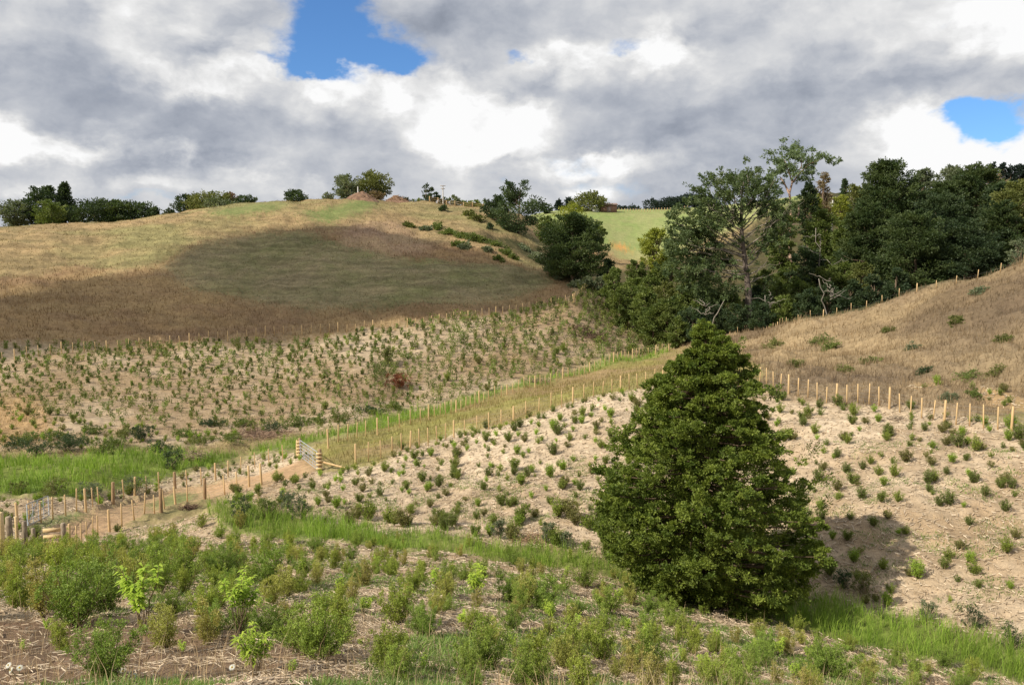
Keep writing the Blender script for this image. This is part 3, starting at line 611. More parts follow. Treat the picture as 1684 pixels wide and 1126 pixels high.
# ------------------------------------------------------------------ the big conifer
def hero():
    rng = np.random.default_rng(11); b = place(1150, 988); D = b[1]; pm = F / D * 1.02; sc = 52.9 / pm
    hs = np.array([-.1,.2,1.0,2.0,2.9,3.5,4.4,5.45,6.45,7.55,8.15,8.85,9.15]) * sc; Lr = np.array([.5,1.1,2.45,3.25,3.6,3.6,3.2,2.5,2.0,1.4,.72,.36,.06]) * sc; Rr = np.array([1.9,2.6,3.45,3.9,4.0,3.45,3.15,2.65,1.85,1.65,1.1,.42,.06]) * sc
    root = tag(empty('conifer_tree', tuple(b)), 'large dark green conical conifer standing alone at the foot of the mulched slopes', 'tree')
    H = hs[-1]
    def prof(h, a):
        l = np.interp(h, hs, Lr); r = np.interp(h, hs, Rr); t = (np.cos(a) + 1) / 2; return l * (1 - t) + r * t
    # boughs: each is a lobe of foliage with gaps between it and the next
    NB = 430; hb = (rng.random(NB) ** 1.12) * H * .96 + .25; ab = rng.uniform(0, 2 * math.pi, NB); Rb = prof(hb, ab) * rng.uniform(.80, 1.06, NB); bs = (.28 + .42 * rng.random(NB)) * (.35 + .65 * np.clip(Rb / 2.4, 0, 1))
    bc = np.stack([(Rb - bs * .6).clip(0) * np.cos(ab), (Rb - bs * .6).clip(0) * np.sin(ab), hb], 1); cen = []; dr = []; sz = []
    for i in range(NB):
        m = 7; o = rng.normal(0, 1, (m, 3)); o /= np.linalg.norm(o, axis=1, keepdims=True); o *= rng.random((m, 1)) ** .4; out = np.array([math.cos(ab[i]), math.sin(ab[i]), 0]); sd_ = np.array([-out[1], out[0], 0])
        q = bc[i] + bs[i] * (o[:, :1] * out * 1.25 + o[:, 1:2] * sd_ * 1.0 + o[:, 2:] * np.array([0, 0, .48])) + np.array([0, 0, 1.0]) * (o[:, :1] * bs[i] * .18)
        r_ = bs[i] * rng.uniform(.26, .46, m); cen.append(q); dr.append(np.broadcast_to(out + np.array([0, 0, .15]), (m, 3))); sz.append(np.stack([r_ * 1.15, r_, r_ * .55], 1))
    # sparse inner foliage
    NI = 950; hi = rng.random(NI) ** 1.2 * H * .9 + .2; ai = rng.uniform(0, 2 * math.pi, NI); Ri = prof(hi, ai) * rng.uniform(.15, .62, NI); ri = rng.uniform(.22, .42, NI) * (.4 + .6 * np.clip(prof(hi, ai) / 2.4, 0, 1))
    cen.append(np.stack([Ri * np.cos(ai), Ri * np.sin(ai), hi], 1)); dr.append(np.stack([np.cos(ai), np.sin(ai), .2 + 0 * ai], 1)); sz.append(np.stack([ri * 1.2, ri * 1.1, ri * .6], 1))
    cen = np.vstack(cen); dr = np.vstack(dr); sz = np.vstack(sz); N = len(cen); rad = np.hypot(cen[:, 0], cen[:, 1])
    # a second leader on the right shoulder and a few stray branch tips
    ex = []
    for (px, py, s) in [(1214,566,.30),(1206,592,.42),(1222,600,.35),(1236,612,.3),(1195,575,.3),(1010,706,.28),(1018,728,.4),(1032,745,.5),(1005,735,.3),(1352,790,.35),(1340,740,.35),(1362,830,.35),(1285,655,.35),(1268,640,.3),(1152,530,.16),(1150,540,.22),(1160,552,.25),(985,775,.4),(1245,990,.5),(1275,985,.5),(1200,985,.5),(1300,970,.5),(1050,940,.5),(1020,900,.5)]:
        q = unproj(px, py, D) - b; ex.append((q[0], rng.uniform(-.3, .1), q[2], s))
    ex = np.array(ex); cen = np.vstack([cen, ex[:, :3]]); dr = np.vstack([dr, np.stack([np.sign(ex[:, 0]) * .6, ex[:, 0] * 0 - .3, ex[:, 0] * 0 + .6], 1)]); sz = np.vstack([sz, np.stack([ex[:, 3] * 1.1, ex[:, 3], ex[:, 3] * .75], 1)])
    V, Fc, c = clumps(cen, dr, sz, 125, .088, .042, (.068,.108,.019), (.215,.262,.046), rng, jag=.6, upb=.25, shell=.2, tintvar=.55, sub=5)
    mesh('crown', V, Fc, M_LEAF, c, root)
    A = Acc(); V, Fq = limb((-.25, 0, -.4), (0, 0, H * .94), .22, .02, rng, .01, 0, 12, 8); A.add(V, Fq, (.26,.17,.11)); V, Fq = limb((.05, -.05, -.3), (1.1, 0, H * .84), .16, .02, rng, .02, 0, 10, 6); A.add(V, Fq, (.26,.17,.11)); A.build('trunk', M_BARK, root)
    B = Acc()
    for i in range(NB):
        z_ = min(max(hb[i] - Rb[i] * .12, .3), H * .9); V, Fq = limb((-.25 * (1 - z_ / (H * .94)), 0, z_), bc[i], .045, .012, rng, .02, .04, 5, 4); B.add(V, Fq, (.17,.12,.08))
    B.build('branches', M_BARK, root)
hero()
# ------------------------------------------------------------------ background trees
def T(*a, **k): return tree(*a, **k)
G1 = 'trees behind the left hill crest'
T('broadleaf_tree','loose grey-green round tree at the far left end of the skyline','tree',30,330,26,186,'grey','round',G1,base=372)
T('conifer_tree','tall dark bushy tree, left one of the tallest pair on the left skyline','tree',80,307,32,190,'dark','column',G1,base=372)
T('conifer_tree','tall pointed dark tree, right one of the tallest pair on the left skyline','tree',112,301,24,194,'dark','cone',G1,base=372)
T('broadleaf_tree','lower olive green tree in front of the tallest pair on the left skyline','tree',88,330,24,182,'mid','round',G1,base=372)
T('broadleaf_tree','low wide dark tree on the skyline just right of the tallest pair','tree',160,328,38,186,'dark','dome',G1,base=370)
T('broadleaf_tree','dark flat-topped tree in the middle of the left skyline clump','tree',198,330,32,188,'totara','dome',G1,base=368)
T('broadleaf_tree','dark tree at the right end of the left skyline clump','tree',232,333,30,190,'dark','dome',G1,base=366)
T('shrub','small dark bush alone at the right tip of the left skyline clump','shrub',258,342,9,190,'dark','cone',G1,base=364)
T('shrub','small dark bush left of the yellow-green crest tree','shrub',284,344,9,190,'dark','round',G1,base=362)
T('broadleaf_tree','dark grey-green tree beside the yellow-green tree on the crest','tree',312,321,20,190,'dark','round',G1,base=360)
T('broadleaf_tree','wide yellow-green rounded tree on the left hill crest','tree',350,315,36,188,'olive','dome',G1,base=356,mat=None)
T('broadleaf_tree','grey-green tree in front of the yellow-green crest tree','tree',362,326,24,184,'grey','dome',G1,base=356)
T('broadleaf_tree','small reddish-brown tree right of the yellow-green crest tree','tree',382,318,13,192,'red','round',G1,base=350)
T('shrub','compact dark bush right of the reddish tree on the crest','shrub',406,322,17,188,'dark','round',G1,base=345)
T('broadleaf_tree','small flat-topped dark tree standing alone on the hill crest','tree',489,312,18,190,'dark','dome',G1,base=333)
T('shrub','tiny pale green bush left of the soil mound on the crest','shrub',543,318,9,192,'grey','round',G1,base=328)
T('broadleaf_tree','grey-green spreading tree left of the pale post on the hilltop','tree',574,288,24,194,'grey','round',G1,base=330)
T('broadleaf_tree','large olive-dark rounded tree on the hilltop behind the soil mound','tree',614,282,31,196,'olive','round',G1,base=332)
T('shrub','dry yellowish bush between the two soil mounds','shrub',620,314,12,192,'tan','round',G1,base=330)
T('pine_tree','scraggly open tree with a bare pale stem right of the soil mounds','tree',702,305,11,200,'dark','umbrella',G1,base=335,dens=.45,nc=9)
T('pine_tree','small dark tree next to the scraggly open one right of the mounds','tree',715,318,11,203,'dark','round',G1,base=338,nc=9)
for i,(px,top,hw,k,lb) in enumerate([(668,326,14,'dark','low dark bush right of the reddish mound on the crest'),(688,328,11,'mid','low green bush just left of the scraggly open tree'),(732,326,10,'dark','low dark bush just behind the pale power pole'),(748,322,9,'grey','small round grey-green bush right of the pale power pole'),(768,331,14,'mid','first low hedge bush behind the rail fence'),(790,331,15,'mid','second low hedge bush behind the rail fence, nearer the pine')]):
    T('shrub',lb,'shrub',px,top,hw,215,k,'round',None,base=345)
T('pine_tree','tall dark pine with a pale forked trunk on the ridge right of the hilltop','tree',852,298,38,172,'pine','umbrella',None,base=392,dens=.6,flat=.55,nc=34)
T('pine_tree','shorter dark tree leaning against the left side of the ridge pine','tree',815,322,22,178,'dark','column',None,base=382)
T('broadleaf_tree','broad dark green dome-shaped tree below the green paddock','tree',941,353,60,132,'totara','dome',None,base=452,dens=1.5,flat=.34)
T('broadleaf_tree','pale yellow-green loose tree peeping over the dark dome tree','tree',940,335,24,190,'yellow','round',None,base=385,dens=.5)
T('shrub','olive bush left of the dark dome tree','shrub',899,355,16,160,'mid','round',None,base=400)
T('shrub','olive bush on the right shoulder of the dark dome tree','shrub',985,366,14,150,'mid','round',None,base=400)
T('broadleaf_tree','rounded golden-green tree on the far skyline beside the shed','tree',968,316,27,322,'olive','dome',None,base=350)
T('conifer_tree','small bluish conifer left of the golden-green skyline tree','tree',935,325,13,330,'bluepine','cone',None,base=350)
T('conifer_tree','smallest bluish conifer farther left of the golden-green skyline tree','tree',918,329,9,330,'bluepine','cone',None,base=350)
T('shrub','flat dark bush on the skyline right of the ridge pine','shrub',897,335,11,310,'dark','round',None,base=350)
G2='dark trees on the far right-centre skyline'
for px,top,hw,lb in [(1018,340,9,'lowest dark bush on the far skyline just right of the shed'),(1040,339,12,'low dark bush on the far skyline midway between shed and tree belt'),(1078,328,20,'left end tree of the dark belt behind the green paddock'),(1104,324,22,'middle tree of the dark belt behind the green paddock'),(1132,319,20,'taller tree of the dark belt, at the left edge of the tall pine'),(1160,322,22,'dark belt tree seen through the left side of the tall pine')]:
    T('broadleaf_tree',lb,'tree',px,top,hw,345,'bluepine','dome',G2,base=348)
T('broadleaf_tree','bright yellow-green tree at the left foot of the tall pine','tree',1078,375,30,142,'yellow','round',None,base=450,dens=.9)
# tall pine with bare limbs
def pine():
    D = 112.0; rng = np.random.default_rng(5); X0 = (1232 - 842) / F * D; zb = float(height(np.array([X0]), np.array([D]))[0])
    b = np.array([X0, D, zb]); root = tag(empty('pine_tree', tuple(b)), 'tall open pine with a grey trunk and long bare radiating limbs', 'tree')
    P = lambda px, py, dy=0: unproj(px, py, D + dy) - b
    A = Acc(); tr = [P(1232, 545), P(1231, 480), P(1228, 455), P(1224, 420), P(1220, 390), P(1219, 350), P(1220, 325), P(1223, 300)]; V, Fq = tube(tr, [.50,.46,.40,.34,.30,.22,.13,.06], 8); A.add(V, Fq, (.16,.13,.11))
    A.build('trunk', M_BARK, root)
    tips = [(1170,455,478,462),(1183,438,462,0),(1195,425,455,0),(1140,415,440,0),(1120,405,430,0),(1130,380,425,0),(1150,360,415,0),(1165,340,400,0),(1150,325,380,0),(1180,310,370,0),(1195,298,350,0),(1215,285,330,0),(1235,283,335,0),(1250,300,350,0),(1268,312,375,0),(1290,330,395,0),(1298,345,410,0),(1292,352,425,0),(1265,395,430,0),(1258,452,465,0),(1262,430,455,0),(1280,380,440,0),(1245,330,365,0),(1200,335,372,0),(1105,390,420,0),(1110,440,445,0),(1125,455,452,0),(1145,440,450,0),(1240,292,340,0),(1160,390,420,0),(1205,350,380,0),(1180,360,395,0),(1128,350,405,0),(1110,365,410,0),(1265,340,380,0)]
    B = Acc(); cen = []; dr = []; sz = []
    for i, (tx, ty, sy, _) in enumerate(tips):
        dy = rng.uniform(-4.0, 4.0); s = P(np.interp(sy, [300, 350, 420, 480], [1223, 1219, 1224, 1231]), sy); e = P(tx, ty, dy); V, Fq = limb(s, e, .12, .03, rng, .03, .05, 7, 5); B.add(V, Fq, (.33,.29,.24))
        if ty > 428 and tx > 1160: continue
        for j in range(9):
            t = rng.uniform(.6, 1.12); q = s * (1 - t) + e * t + rng.normal(0, .8, 3) * np.array([1.2, 1.2, .7]); cen.append(q); dr.append(e - s + np.array([0, 0, 1.2])); r = rng.uniform(.55, 1.15); sz.append((r, r, r * .55))
        for j in range(3):
            t = rng.uniform(.4, .8); m_ = s * (1 - t) + e * t; V, Fq = limb(m_, m_ + rng.normal(0, 1.0, 3) + (e - s) * .25, .05, .015, rng, .05, 0, 4, 4); B.add(V, Fq, (.33,.29,.24))
    for j in range(34):
        sy = rng.uniform(330, 475); s = P(np.interp(sy, [300, 350, 420, 480], [1223, 1219, 1224, 1231]), sy); sg = rng.choice([-1, 1]); e = P(1224 + sg * rng.uniform(25, 75), sy - rng.uniform(5, 60), rng.uniform(-5, 5)); V, Fq = limb(s, e, .06, .015, rng, .05, .05, 7, 4); B.add(V, Fq, (.30,.26,.21))
    for j in range(150):
        px, py = rng.uniform(1098, 1190), rng.uniform(335, 500)
        if (px - 1098) < abs(py - 430) * .25: continue
        cen.append(P(px, py, rng.uniform(-3, 5))); dr.append(rng.normal(0, 1, 3)); r = rng.uniform(.6, 1.3); sz.append((r, r, r * .5))
    for j in range(420):
        px, py = rng.uniform(1092, 1300), rng.uniform(280, 500); q = math.hypot((px - 1195) / 104, (py - 388) / 108)
        if q > 1 or (q < .62 and rng.random() > .22) or (px > 1235 and py > 395 and rng.random() > .3): continue
        cen.append(P(px, py, rng.uniform(-4.5, 5))); dr.append(np.array([px - 1200, rng.normal(0, 40), 400 - py]) + rng.normal(0, 20, 3)); r = rng.uniform(.5, 1.1); sz.append((r, r, r * .5))
    B.build('limbs', M_BARK, root)
    V, Fc, c = clumps(cen, dr, sz, 70, .36, .17, (.06,.095,.038), (.135,.175,.07), rng, sub=4, shell=.1); mesh('crown', V, Fc, M_LEAF, c, root)
pine()
def gum():
    D = 138.0; rng = np.random.default_rng(6); X0 = (1300 - 842) / F * D; zb = float(height(np.array([X0]), np.array([D]))[0]); b = np.array([X0, D, zb])
    root = tag(empty('gum_tree', tuple(b)), 'very tall slender gum with a sinuous pinkish trunk and high sparse crown', 'tree'); P = lambda px, py, dy=0: unproj(px, py, D + dy) - b
    A = Acc(); PK = (.46,.31,.23); Y = [([(1303,540),(1300,430),(1299,378),(1302,345),(1298,318),(1303,300),(1305,275)],.36,.10),([(1299,385),(1290,365),(1296,345)],.20,.09),([(1302,372),(1314,350),(1313,335)],.22,.08),([(1298,318),(1290,302),(1282,290)],.2,.06),([(1304,300),(1315,285),(1330,270),(1352,262)],.18,.04),([(1303,300),(1296,280),(1290,262)],.16,.04),([(1305,290),(1318,275),(1318,255)],.14,.04)]
    for pl, r0, r1 in Y:
        V, Fq = tube([P(*q) for q in pl], np.linspace(r0, r1, len(pl)), 6); A.add(V, Fq, PK)
    A.build('trunk', M_BARK, root); cen = []; sz = []
    for (px, py, r, n) in [(1305,245,22,16),(1290,262,22,16),(1322,262,20,14),(1275,272,14,8),(1335,280,12,7),(1352,256,8,4),(1362,262,7,3),(1300,282,18,10),(1270,290,12,7),(1325,290,12,5),(1280,305,12,6),(1265,310,10,5),(1372,264,4,2)]:
        for j in range(n):
            q = P(px + rng.normal(0, r * .5), py + rng.normal(0, r * .4), rng.normal(0, 2.0)); cen.append(q); s = rng.uniform(.6, 1.25); sz.append((s, s, s * .65))
    V, Fc, c = clumps(cen, rng.normal(0, 1, (len(cen), 3)) + np.array([0, 0, -.3]), sz, 75, .40, .18, *COLS['euc'], rng, upb=-.4, sub=4, shell=.1); mesh('crown', V, Fc, M_LEAF, c, root)
gum()
T('broadleaf_tree','dark rounded tree behind the gum trunk','tree',1326,300,20,150,'dark','round',None,base=400)
T('poplar_tree','thin tan autumn poplar right of the gum','tree',1350,284,13,158,'tan','column',None,base=390,dens=.5)
T('poplar_tree','yellow-green poplar below the tan one right of the gum','tree',1335,318,16,154,'yellow','column',None,base=400,dens=.6)
T('conifer_tree','small pointed dark conifer on the skyline right of the gum','tree',1384,296,10,190,'dark','cone',None,base=340)
T('broadleaf_tree','olive tree on the skyline left of the tallest dark totara','tree',1398,304,24,180,'olive','round',None,base=380)
T('broadleaf_tree','yellowish tree beside the far power pole','tree',1378,322,18,170,'yellow','round',None,base=370,dens=.8)
T('broadleaf_tree','mid green tree below the far power pole','tree',1350,345,30,140,'mid','round',None,base=430)
T('broadleaf_tree','dark green tree left of the big totara mass','tree',1395,360,36,134,'mid','dome',None,base=470,dens=1.1)
T('broadleaf_tree','green tree between the tall pine and the gum','tree',1282,340,30,128,'mid','round',None,base=440,dens=.8)
T('broadleaf_tree','dark green tree under the gum trunk','tree',1325,405,34,124,'dark','dome',None,base=500)
G3='dark totara trees behind the right hill'
T('totara_tree','tallest dark totara with a rounded top, left of the right-hand mass','tree',1457,264,52,135,'totara','dome',G3,base=440,dens=1.3,flat=.3)
T('totara_tree','dark totara filling the lower left of the right-hand mass','tree',1425,335,42,126,'totara','dome',G3,base=480,dens=1.3,flat=.3)
T('totara_tree','dark totara in the low middle of the right-hand mass','tree',1500,350,55,118,'totara','dome',G3,base=490,dens=1.4,flat=.3)
T('totara_tree','dark totara behind the pale-topped trees','tree',1540,320,50,128,'dark','dome',G3,base=460,dens=1.3,flat=.3)
T('totara_tree','tall dark totara with a ragged top near the right skyline','tree',1598,272,46,134,'totara','dome',G3,base=440,dens=1.4,flat=.3)
T('totara_tree','dark totara low on the right beside the hill crest','tree',1590,360,50,116,'dark','dome',G3,base=470,dens=1.3,flat=.3)
T('totara_tree','olive-dark totara at the right edge of the photo','tree',1668,300,46,122,'olive','dome',G3,base=430,dens=1.3,flat=.34)
T('totara_tree','shaded dark totara just left of the right edge tree','tree',1638,335,38,118,'totara','dome',G3,base=450,dens=1.2,flat=.3)
T('totara_tree','dark totara behind the power pole side of the mass, below the tallest one','tree',1470,310,46,140,'dark','dome',G3,base=460,dens=1.2,flat=.3)
T('totara_tree','dark totara between the two high crowns of the mass','tree',1545,300,44,132,'totara','dome',G3,base=450,dens=1.3,flat=.3)
T('totara_tree','dark totara in front of the tan treetop','tree',1640,300,40,128,'dark','dome',G3,base=440,dens=1.2,flat=.3)
T('broadleaf_tree','mid green tree on the slope behind the dead crooked tree','tree',1370,385,40,146,'mid','dome',None,base=470)
T('broadleaf_tree','pale-leaved tree on the slope between gum and power pole','tree',1345,375,26,158,'olive','round',None,base=440)
T('broadleaf_tree','pale grey-green treetop right of the tallest totara','tree',1512,277,24,150,'grey','round',None,base=370)
T('broadleaf_tree','pale grey-green treetop between the two high totaras','tree',1555,272,26,152,'grey','round',None,base=370)
T('broadleaf_tree','tan bare-looking treetop below the skyline pines','tree',1632,288,22,150,'tan','round',None,base=370,dens=.8)
G4='row of skyline pines at the right edge'
for px,top,hw in [(1622,269,10),(1641,268,9),(1653,273,8),(1666,271,10),(1678,270,9),(1692,268,10)]:
    T('pine_tree','small blue-dark pine in the skyline row at the right edge','tree',px,top,hw,235,'bluepine','column',G4,base=330)
T('shrub','grey sparse shrub against the right edge above the hill crest','shrub',1676,392,22,98,'grey','round',None,base=440,dens=.35)
# ravine undergrowth
G5='shrubs crowding the ravine'
rng = np.random.default_rng(77)
nr = 0
for (px, top, hw, D, k) in [(1010,440,22,122,'mid'),(1045,428,24,128,'mid'),(1040,455,26,120,'mid'),(1080,440,26,124,'mid'),(1020,470,22,116,'mid'),(1060,475,28,114,'mid'),(1095,465,30,116,'olive'),(1100,490,30,110,'mid'),(1075,500,26,111,'mid'),(1130,480,30,112,'mid'),(1140,505,28,107,'dark'),(1165,470,28,116,'dark'),(1175,500,28,106,'dark'),(1200,480,28,112,'mid'),(1215,500,26,104,'dark'),(1245,470,30,114,'dark'),(1250,495,26,103,'dark'),(1280,465,30,116,'mid'),(1290,485,26,106,'mid'),(1315,455,28,118,'mid'),(1330,475,26,104,'dark'),(1350,440,30,122,'mid'),(1365,465,26,104,'dark'),(1390,430,30,124,'mid'),(1400,460,28,102,'dark'),(1420,430,28,118,'olive'),(1440,450,28,100,'dark'),(1475,440,26,98,'dark'),(1105,425,24,130,'mid'),(1150,440,26,122,'mid'),(990,455,16,126,'grey'),(965,455,18,126,'grey'),(945,462,14,126,'grey'),(1000,425,16,138,'dark'),(1115,520,18,106,'mid'),(1148,535,16,104,'dark'),(1260,440,26,122,'mid'),(1300,430,26,126,'mid')]:
    x_=('front' if D<110 else 'back'); col={'mid':'mid green','dark':'dark green','olive':'olive','grey':'grey-green'}[k]
    side='left of the tall pine' if px<1170 else ('under the tall pine' if px<1270 else ('under the gum' if px<1345 else 'below the totaras'))
    T('ravine_shrub','%s rounded shrub in the %s of the ravine thicket %s'%(col,x_,side),'shrub',px,top,hw*1.05,D,k,'round',G5,dens=1.0,flat=.6)
# dead limbs among the bush
def dead(px, py, D, H, label, seed, n=9):
    rng = np.random.default_rng(seed); b = unproj(px, py, D); b[2] = float(height(b[:1], b[1:2])[0]); top = unproj(px, py, D)[2] - b[2] + H; root = tag(empty('dead_tree', tuple(b)), label, 'tree')
    A = Acc(); V, Fq = limb((0, 0, 0), (rng.normal(0, 1), rng.normal(0, .5), top * .8), .10, .05, rng, .06, 0, 8, 6); A.add(V, Fq, (.29,.26,.22)); A.build('trunk', M_BARK, root); B = Acc()
    for i in range(n):
        t = rng.uniform(.45, .8); s = np.array([0, 0, top * t]); e = s + np.array([rng.uniform(-1, 1) * H * .8, rng.normal(0, 1.5), rng.uniform(-.1, .6) * H * .6]); V, Fq = limb(s, e, .055, .02, rng, .12, 0, 8, 5); B.add(V, Fq, (.29,.26,.22))
    B.build('limbs', M_BARK, root)
dead(1160, 520, 104, 3.4, 'tangle of bare pale-grey branches under the left side of the tall pine', 3)
dead(1265, 505, 106, 3, 'bare pale-grey branches in the dark gap under the gum', 4)
dead(1365, 485, 98, 3.6, 'dead grey crooked-limbed tree right of the gum, by the crest fence', 8, 12)
dead(1350, 395, 122, 5, 'bleached bare limbs high in the trees right of the gum', 9, 7)

# ------------------------------------------------------------------ shrubs on the left hill gully
for (px, top, hw, D, k, lb) in [(731,345,8,182,'dark','small dark conifer standing alone on the gully slope below the power pole'),(770,350,12,178,'olive','thin olive sapling, left one of the pair left of the ridge pine'),(784,356,12,174,'olive','thin olive sapling, right one of the pair left of the ridge pine'),(806,372,7,168,'dark','narrow dark bush below the ridge pine'),(880,415,14,150,'grey','grey-green bush on the gully floor left of the dome tree')]:
    T('shrub', lb, 'shrub', px, top, hw, D, k, 'cone' if hw < 10 else 'column', None, dens=1.1)
def scatter_bush(name, label, px, py, hw, hpx, kind, leaf=None, n=16, group=None):
    b = place(px, py); rng = np.random.default_rng(int(px * 3 + py)); R = hw / F * b[1]; Hh = hpx / F * b[1]
    cen = np.stack([np.clip(rng.normal(0, R * .4, n), -R * .6, R * .6), np.clip(rng.normal(0, R * .4, n), -R * .6, R * .6), rng.uniform(.1, .6, n) * Hh], 1); cen[:, 2] += height(b[0] + cen[:, 0], b[1] + cen[:, 1]) - b[2]; s = rng.uniform(.5, .75, (n, 1)) * np.array([[R, R, Hh * .6]])
    L = leaf or max(b[1] / 788 * 1.8, .05); V, Fc, c = clumps(cen, rng.normal(0, 1, (n, 3)), s, 70, L, L * .45, *COLS[kind], rng, sub=3, shell=.2)
    o = mesh(name, V, Fc, M_LEAF, c, loc=tuple(b)); return tag(o, label, 'shrub', group)
# low weeds
for i, (px, py, hw, hp, k) in enumerate([(672,372,10,4,'olive'),(700,378,12,5,'grey'),(720,376,10,7,'mid'),(738,384,14,6,'mid'),(756,390,14,6,'mid'),(775,394,14,9,'mid'),(752,404,12,5,'mid'),(790,398,12,8,'mid'),(765,408,14,5,'grey'),(815,405,12,8,'mid'),(835,418,12,7,'mid'),(800,412,10,5,'grey'),(820,428,10,5,'mid'),(845,426,10,6,'mid'),(905,448,12,8,'grey'),(925,458,14,9,'grey'),(862,412,10,8,'grey')]):
    scatter_bush('gully_shrub', 'low green scrub bush in the weedy gully running below the ridge pine', px, py, hw, hp, k, group='low scrub along the upper gully')

# ------------------------------------------------------------------ hilltop things
def mound(px, py, hw, hpx, label):
    b = place(px, py); R = hw / F * b[1]; Hh = hpx / F * b[1]; n = 40; u, v = np.meshgrid(np.linspace(-1, 1, n), np.linspace(-1, 1, n), indexing='ij'); r = np.sqrt(u * u + v * v)
    z = np.clip(1 - r ** 1.6, -.1, 1) * (.6 + .8 * fbm(u * 4 + px, v * 4, 4, 9)) * Hh; x = u * R; y = v * R * .6; g = height(x.ravel() + b[0], y.ravel() + b[1]).reshape(n, n) - b[2]
    V = np.stack([x, y, z + g - .05], -1).reshape(-1, 3); i, j = np.meshgrid(np.arange(n - 1), np.arange(n - 1), indexing='ij'); a = (i * n + j).ravel(); q = np.stack([a, a + n, a + n + 1, a + 1], 1)
    c = np.array([.24,.15,.10]) * (.6 + .9 * fbm(u.ravel() * 6, v.ravel() * 6, 3, 4))[:, None]
    root = tag(empty('soil_mound', tuple(b)), label, 'mound'); mesh('soil', V, q, M_TWIG, c, root, smooth=True); rng = np.random.default_rng(px); A = Acc()
    for k in range(160):
        a_ = rng.uniform(0, 6.3); rr = rng.uniform(0, .75) ; p0 = np.array([math.cos(a_) * rr * R, math.sin(a_) * rr * R * .6, Hh * (1 - rr) * .8]); d_ = rng.normal(0, 1, 3) * np.array([1, 1, .35]); V, Fq = tube([p0, p0 + unit(d_) * rng.uniform(.4, 1.3)], .05, 4); A.add(V, Fq, np.array([.34,.22,.13]) * rng.uniform(.5, 1.2))
    A.build('branches', M_TWIG, root)
mound(596, 329, 28, 12, 'reddish-brown heap of soil and branches under the hilltop trees')
mound(654, 332, 24, 9, 'lower brown heap of branches right of the hilltop trees')
def pole(px, py, top, D, r, label, arms=True, col=(.62,.60,.56), name='power_pole'):
    X0 = (px - 842) / F * D; zb = float(height(np.array([X0]), np.array([D]))[0]); Hh = unproj(px, top, D)[2] - zb; root = tag(empty(name, (X0, D, zb)), label, 'pole'); m = solid_mat(name + ' surface', col, .8, .1, 10, c2=tuple(c * .85 for c in col))
    V, Fq = tube([(0, 0, -.3), (0, 0, Hh * .5), (0, 0, Hh)], [r, r * .9, r * .75], 8); mesh('pole', V, Fq, m, None, root)
    if arms:
        for z, w in ((Hh * .97, 1.3), (Hh * .82, 1.0)):
            V, Fq = box_vf((0, -r, z), w, .12, .12); mesh('crossarm', V, Fq, M_GREYPOST, None, root)
            for s in (-.45, .45): V, Fq = tube([(s * w, -r, z + .06), (s * w, -r, z + .26)], .05, 6); mesh('insulator', V, Fq, m, None, root)
pole(730, 345, 305, 200, .16, 'pale slender power pole on the ridge between hilltop and pine')
pole(1363, 360, 324, 176, .18, 'white power pole with crossarm among trees right of the gum')
pole(592, 328, 307, 189, .14, 'short white post in front of the hilltop trees', False, (.8,.8,.78), 'marker_post')
# timber rail fence on the ridge
def rails():
    P = np.array([((px - 842) / F * D, D) for px, D in ((708,190),(740,196),(775,202),(815,206),(840,210))]); Q = resample(P, 3.0); Zq = height(Q[:, 0], Q[:, 1]); zz = np.array([unproj(x / y * F + 842, 352 - (0) , y)[2] for x, y in Q]); b = np.array([*Q[0], Zq[0]])
    root = tag(empty('rail_fence', tuple(b)), 'timber post and rail fence on the skyline left of the ridge pine', 'fence')
    for q, z in zip(Q, Zq):
        V, Fq = box_vf((q[0] - b[0], q[1] - b[1], z - b[2] + .6), .16, .16, 1.7); mesh('post', V, Fq, M_POST, None, root)
    for h in (.35, .8, 1.25):
        V, Fq = tube(np.stack([Q[:, 0], Q[:, 1] - .1, Zq + h], 1) - b, .06, 4); mesh('rail', V, Fq, M_POST, None, root)
rails()
def farfence():
    Q = np.stack([np.linspace(38, 72, 30), np.full(30, 327.)], 1); Zq = height(Q[:, 0], Q[:, 1]); b = np.array([*Q[0], Zq[0]]); root = tag(empty('fence', tuple(b)), 'distant thin post fence along the top edge of the green paddock', 'fence')
    for q, z in zip(Q, Zq):
        V, Fq = box_vf((q[0] - b[0], q[1] - b[1], z - b[2] + .6), .14, .14, 1.6); mesh('post', V, Fq, M_POST, None, root)
    V, Fq = tube(np.stack([Q[:, 0], Q[:, 1], Zq + 1.1], 1) - b, .03, 4); mesh('wire', V, Fq, M_WIRE, None, root)
farfence()
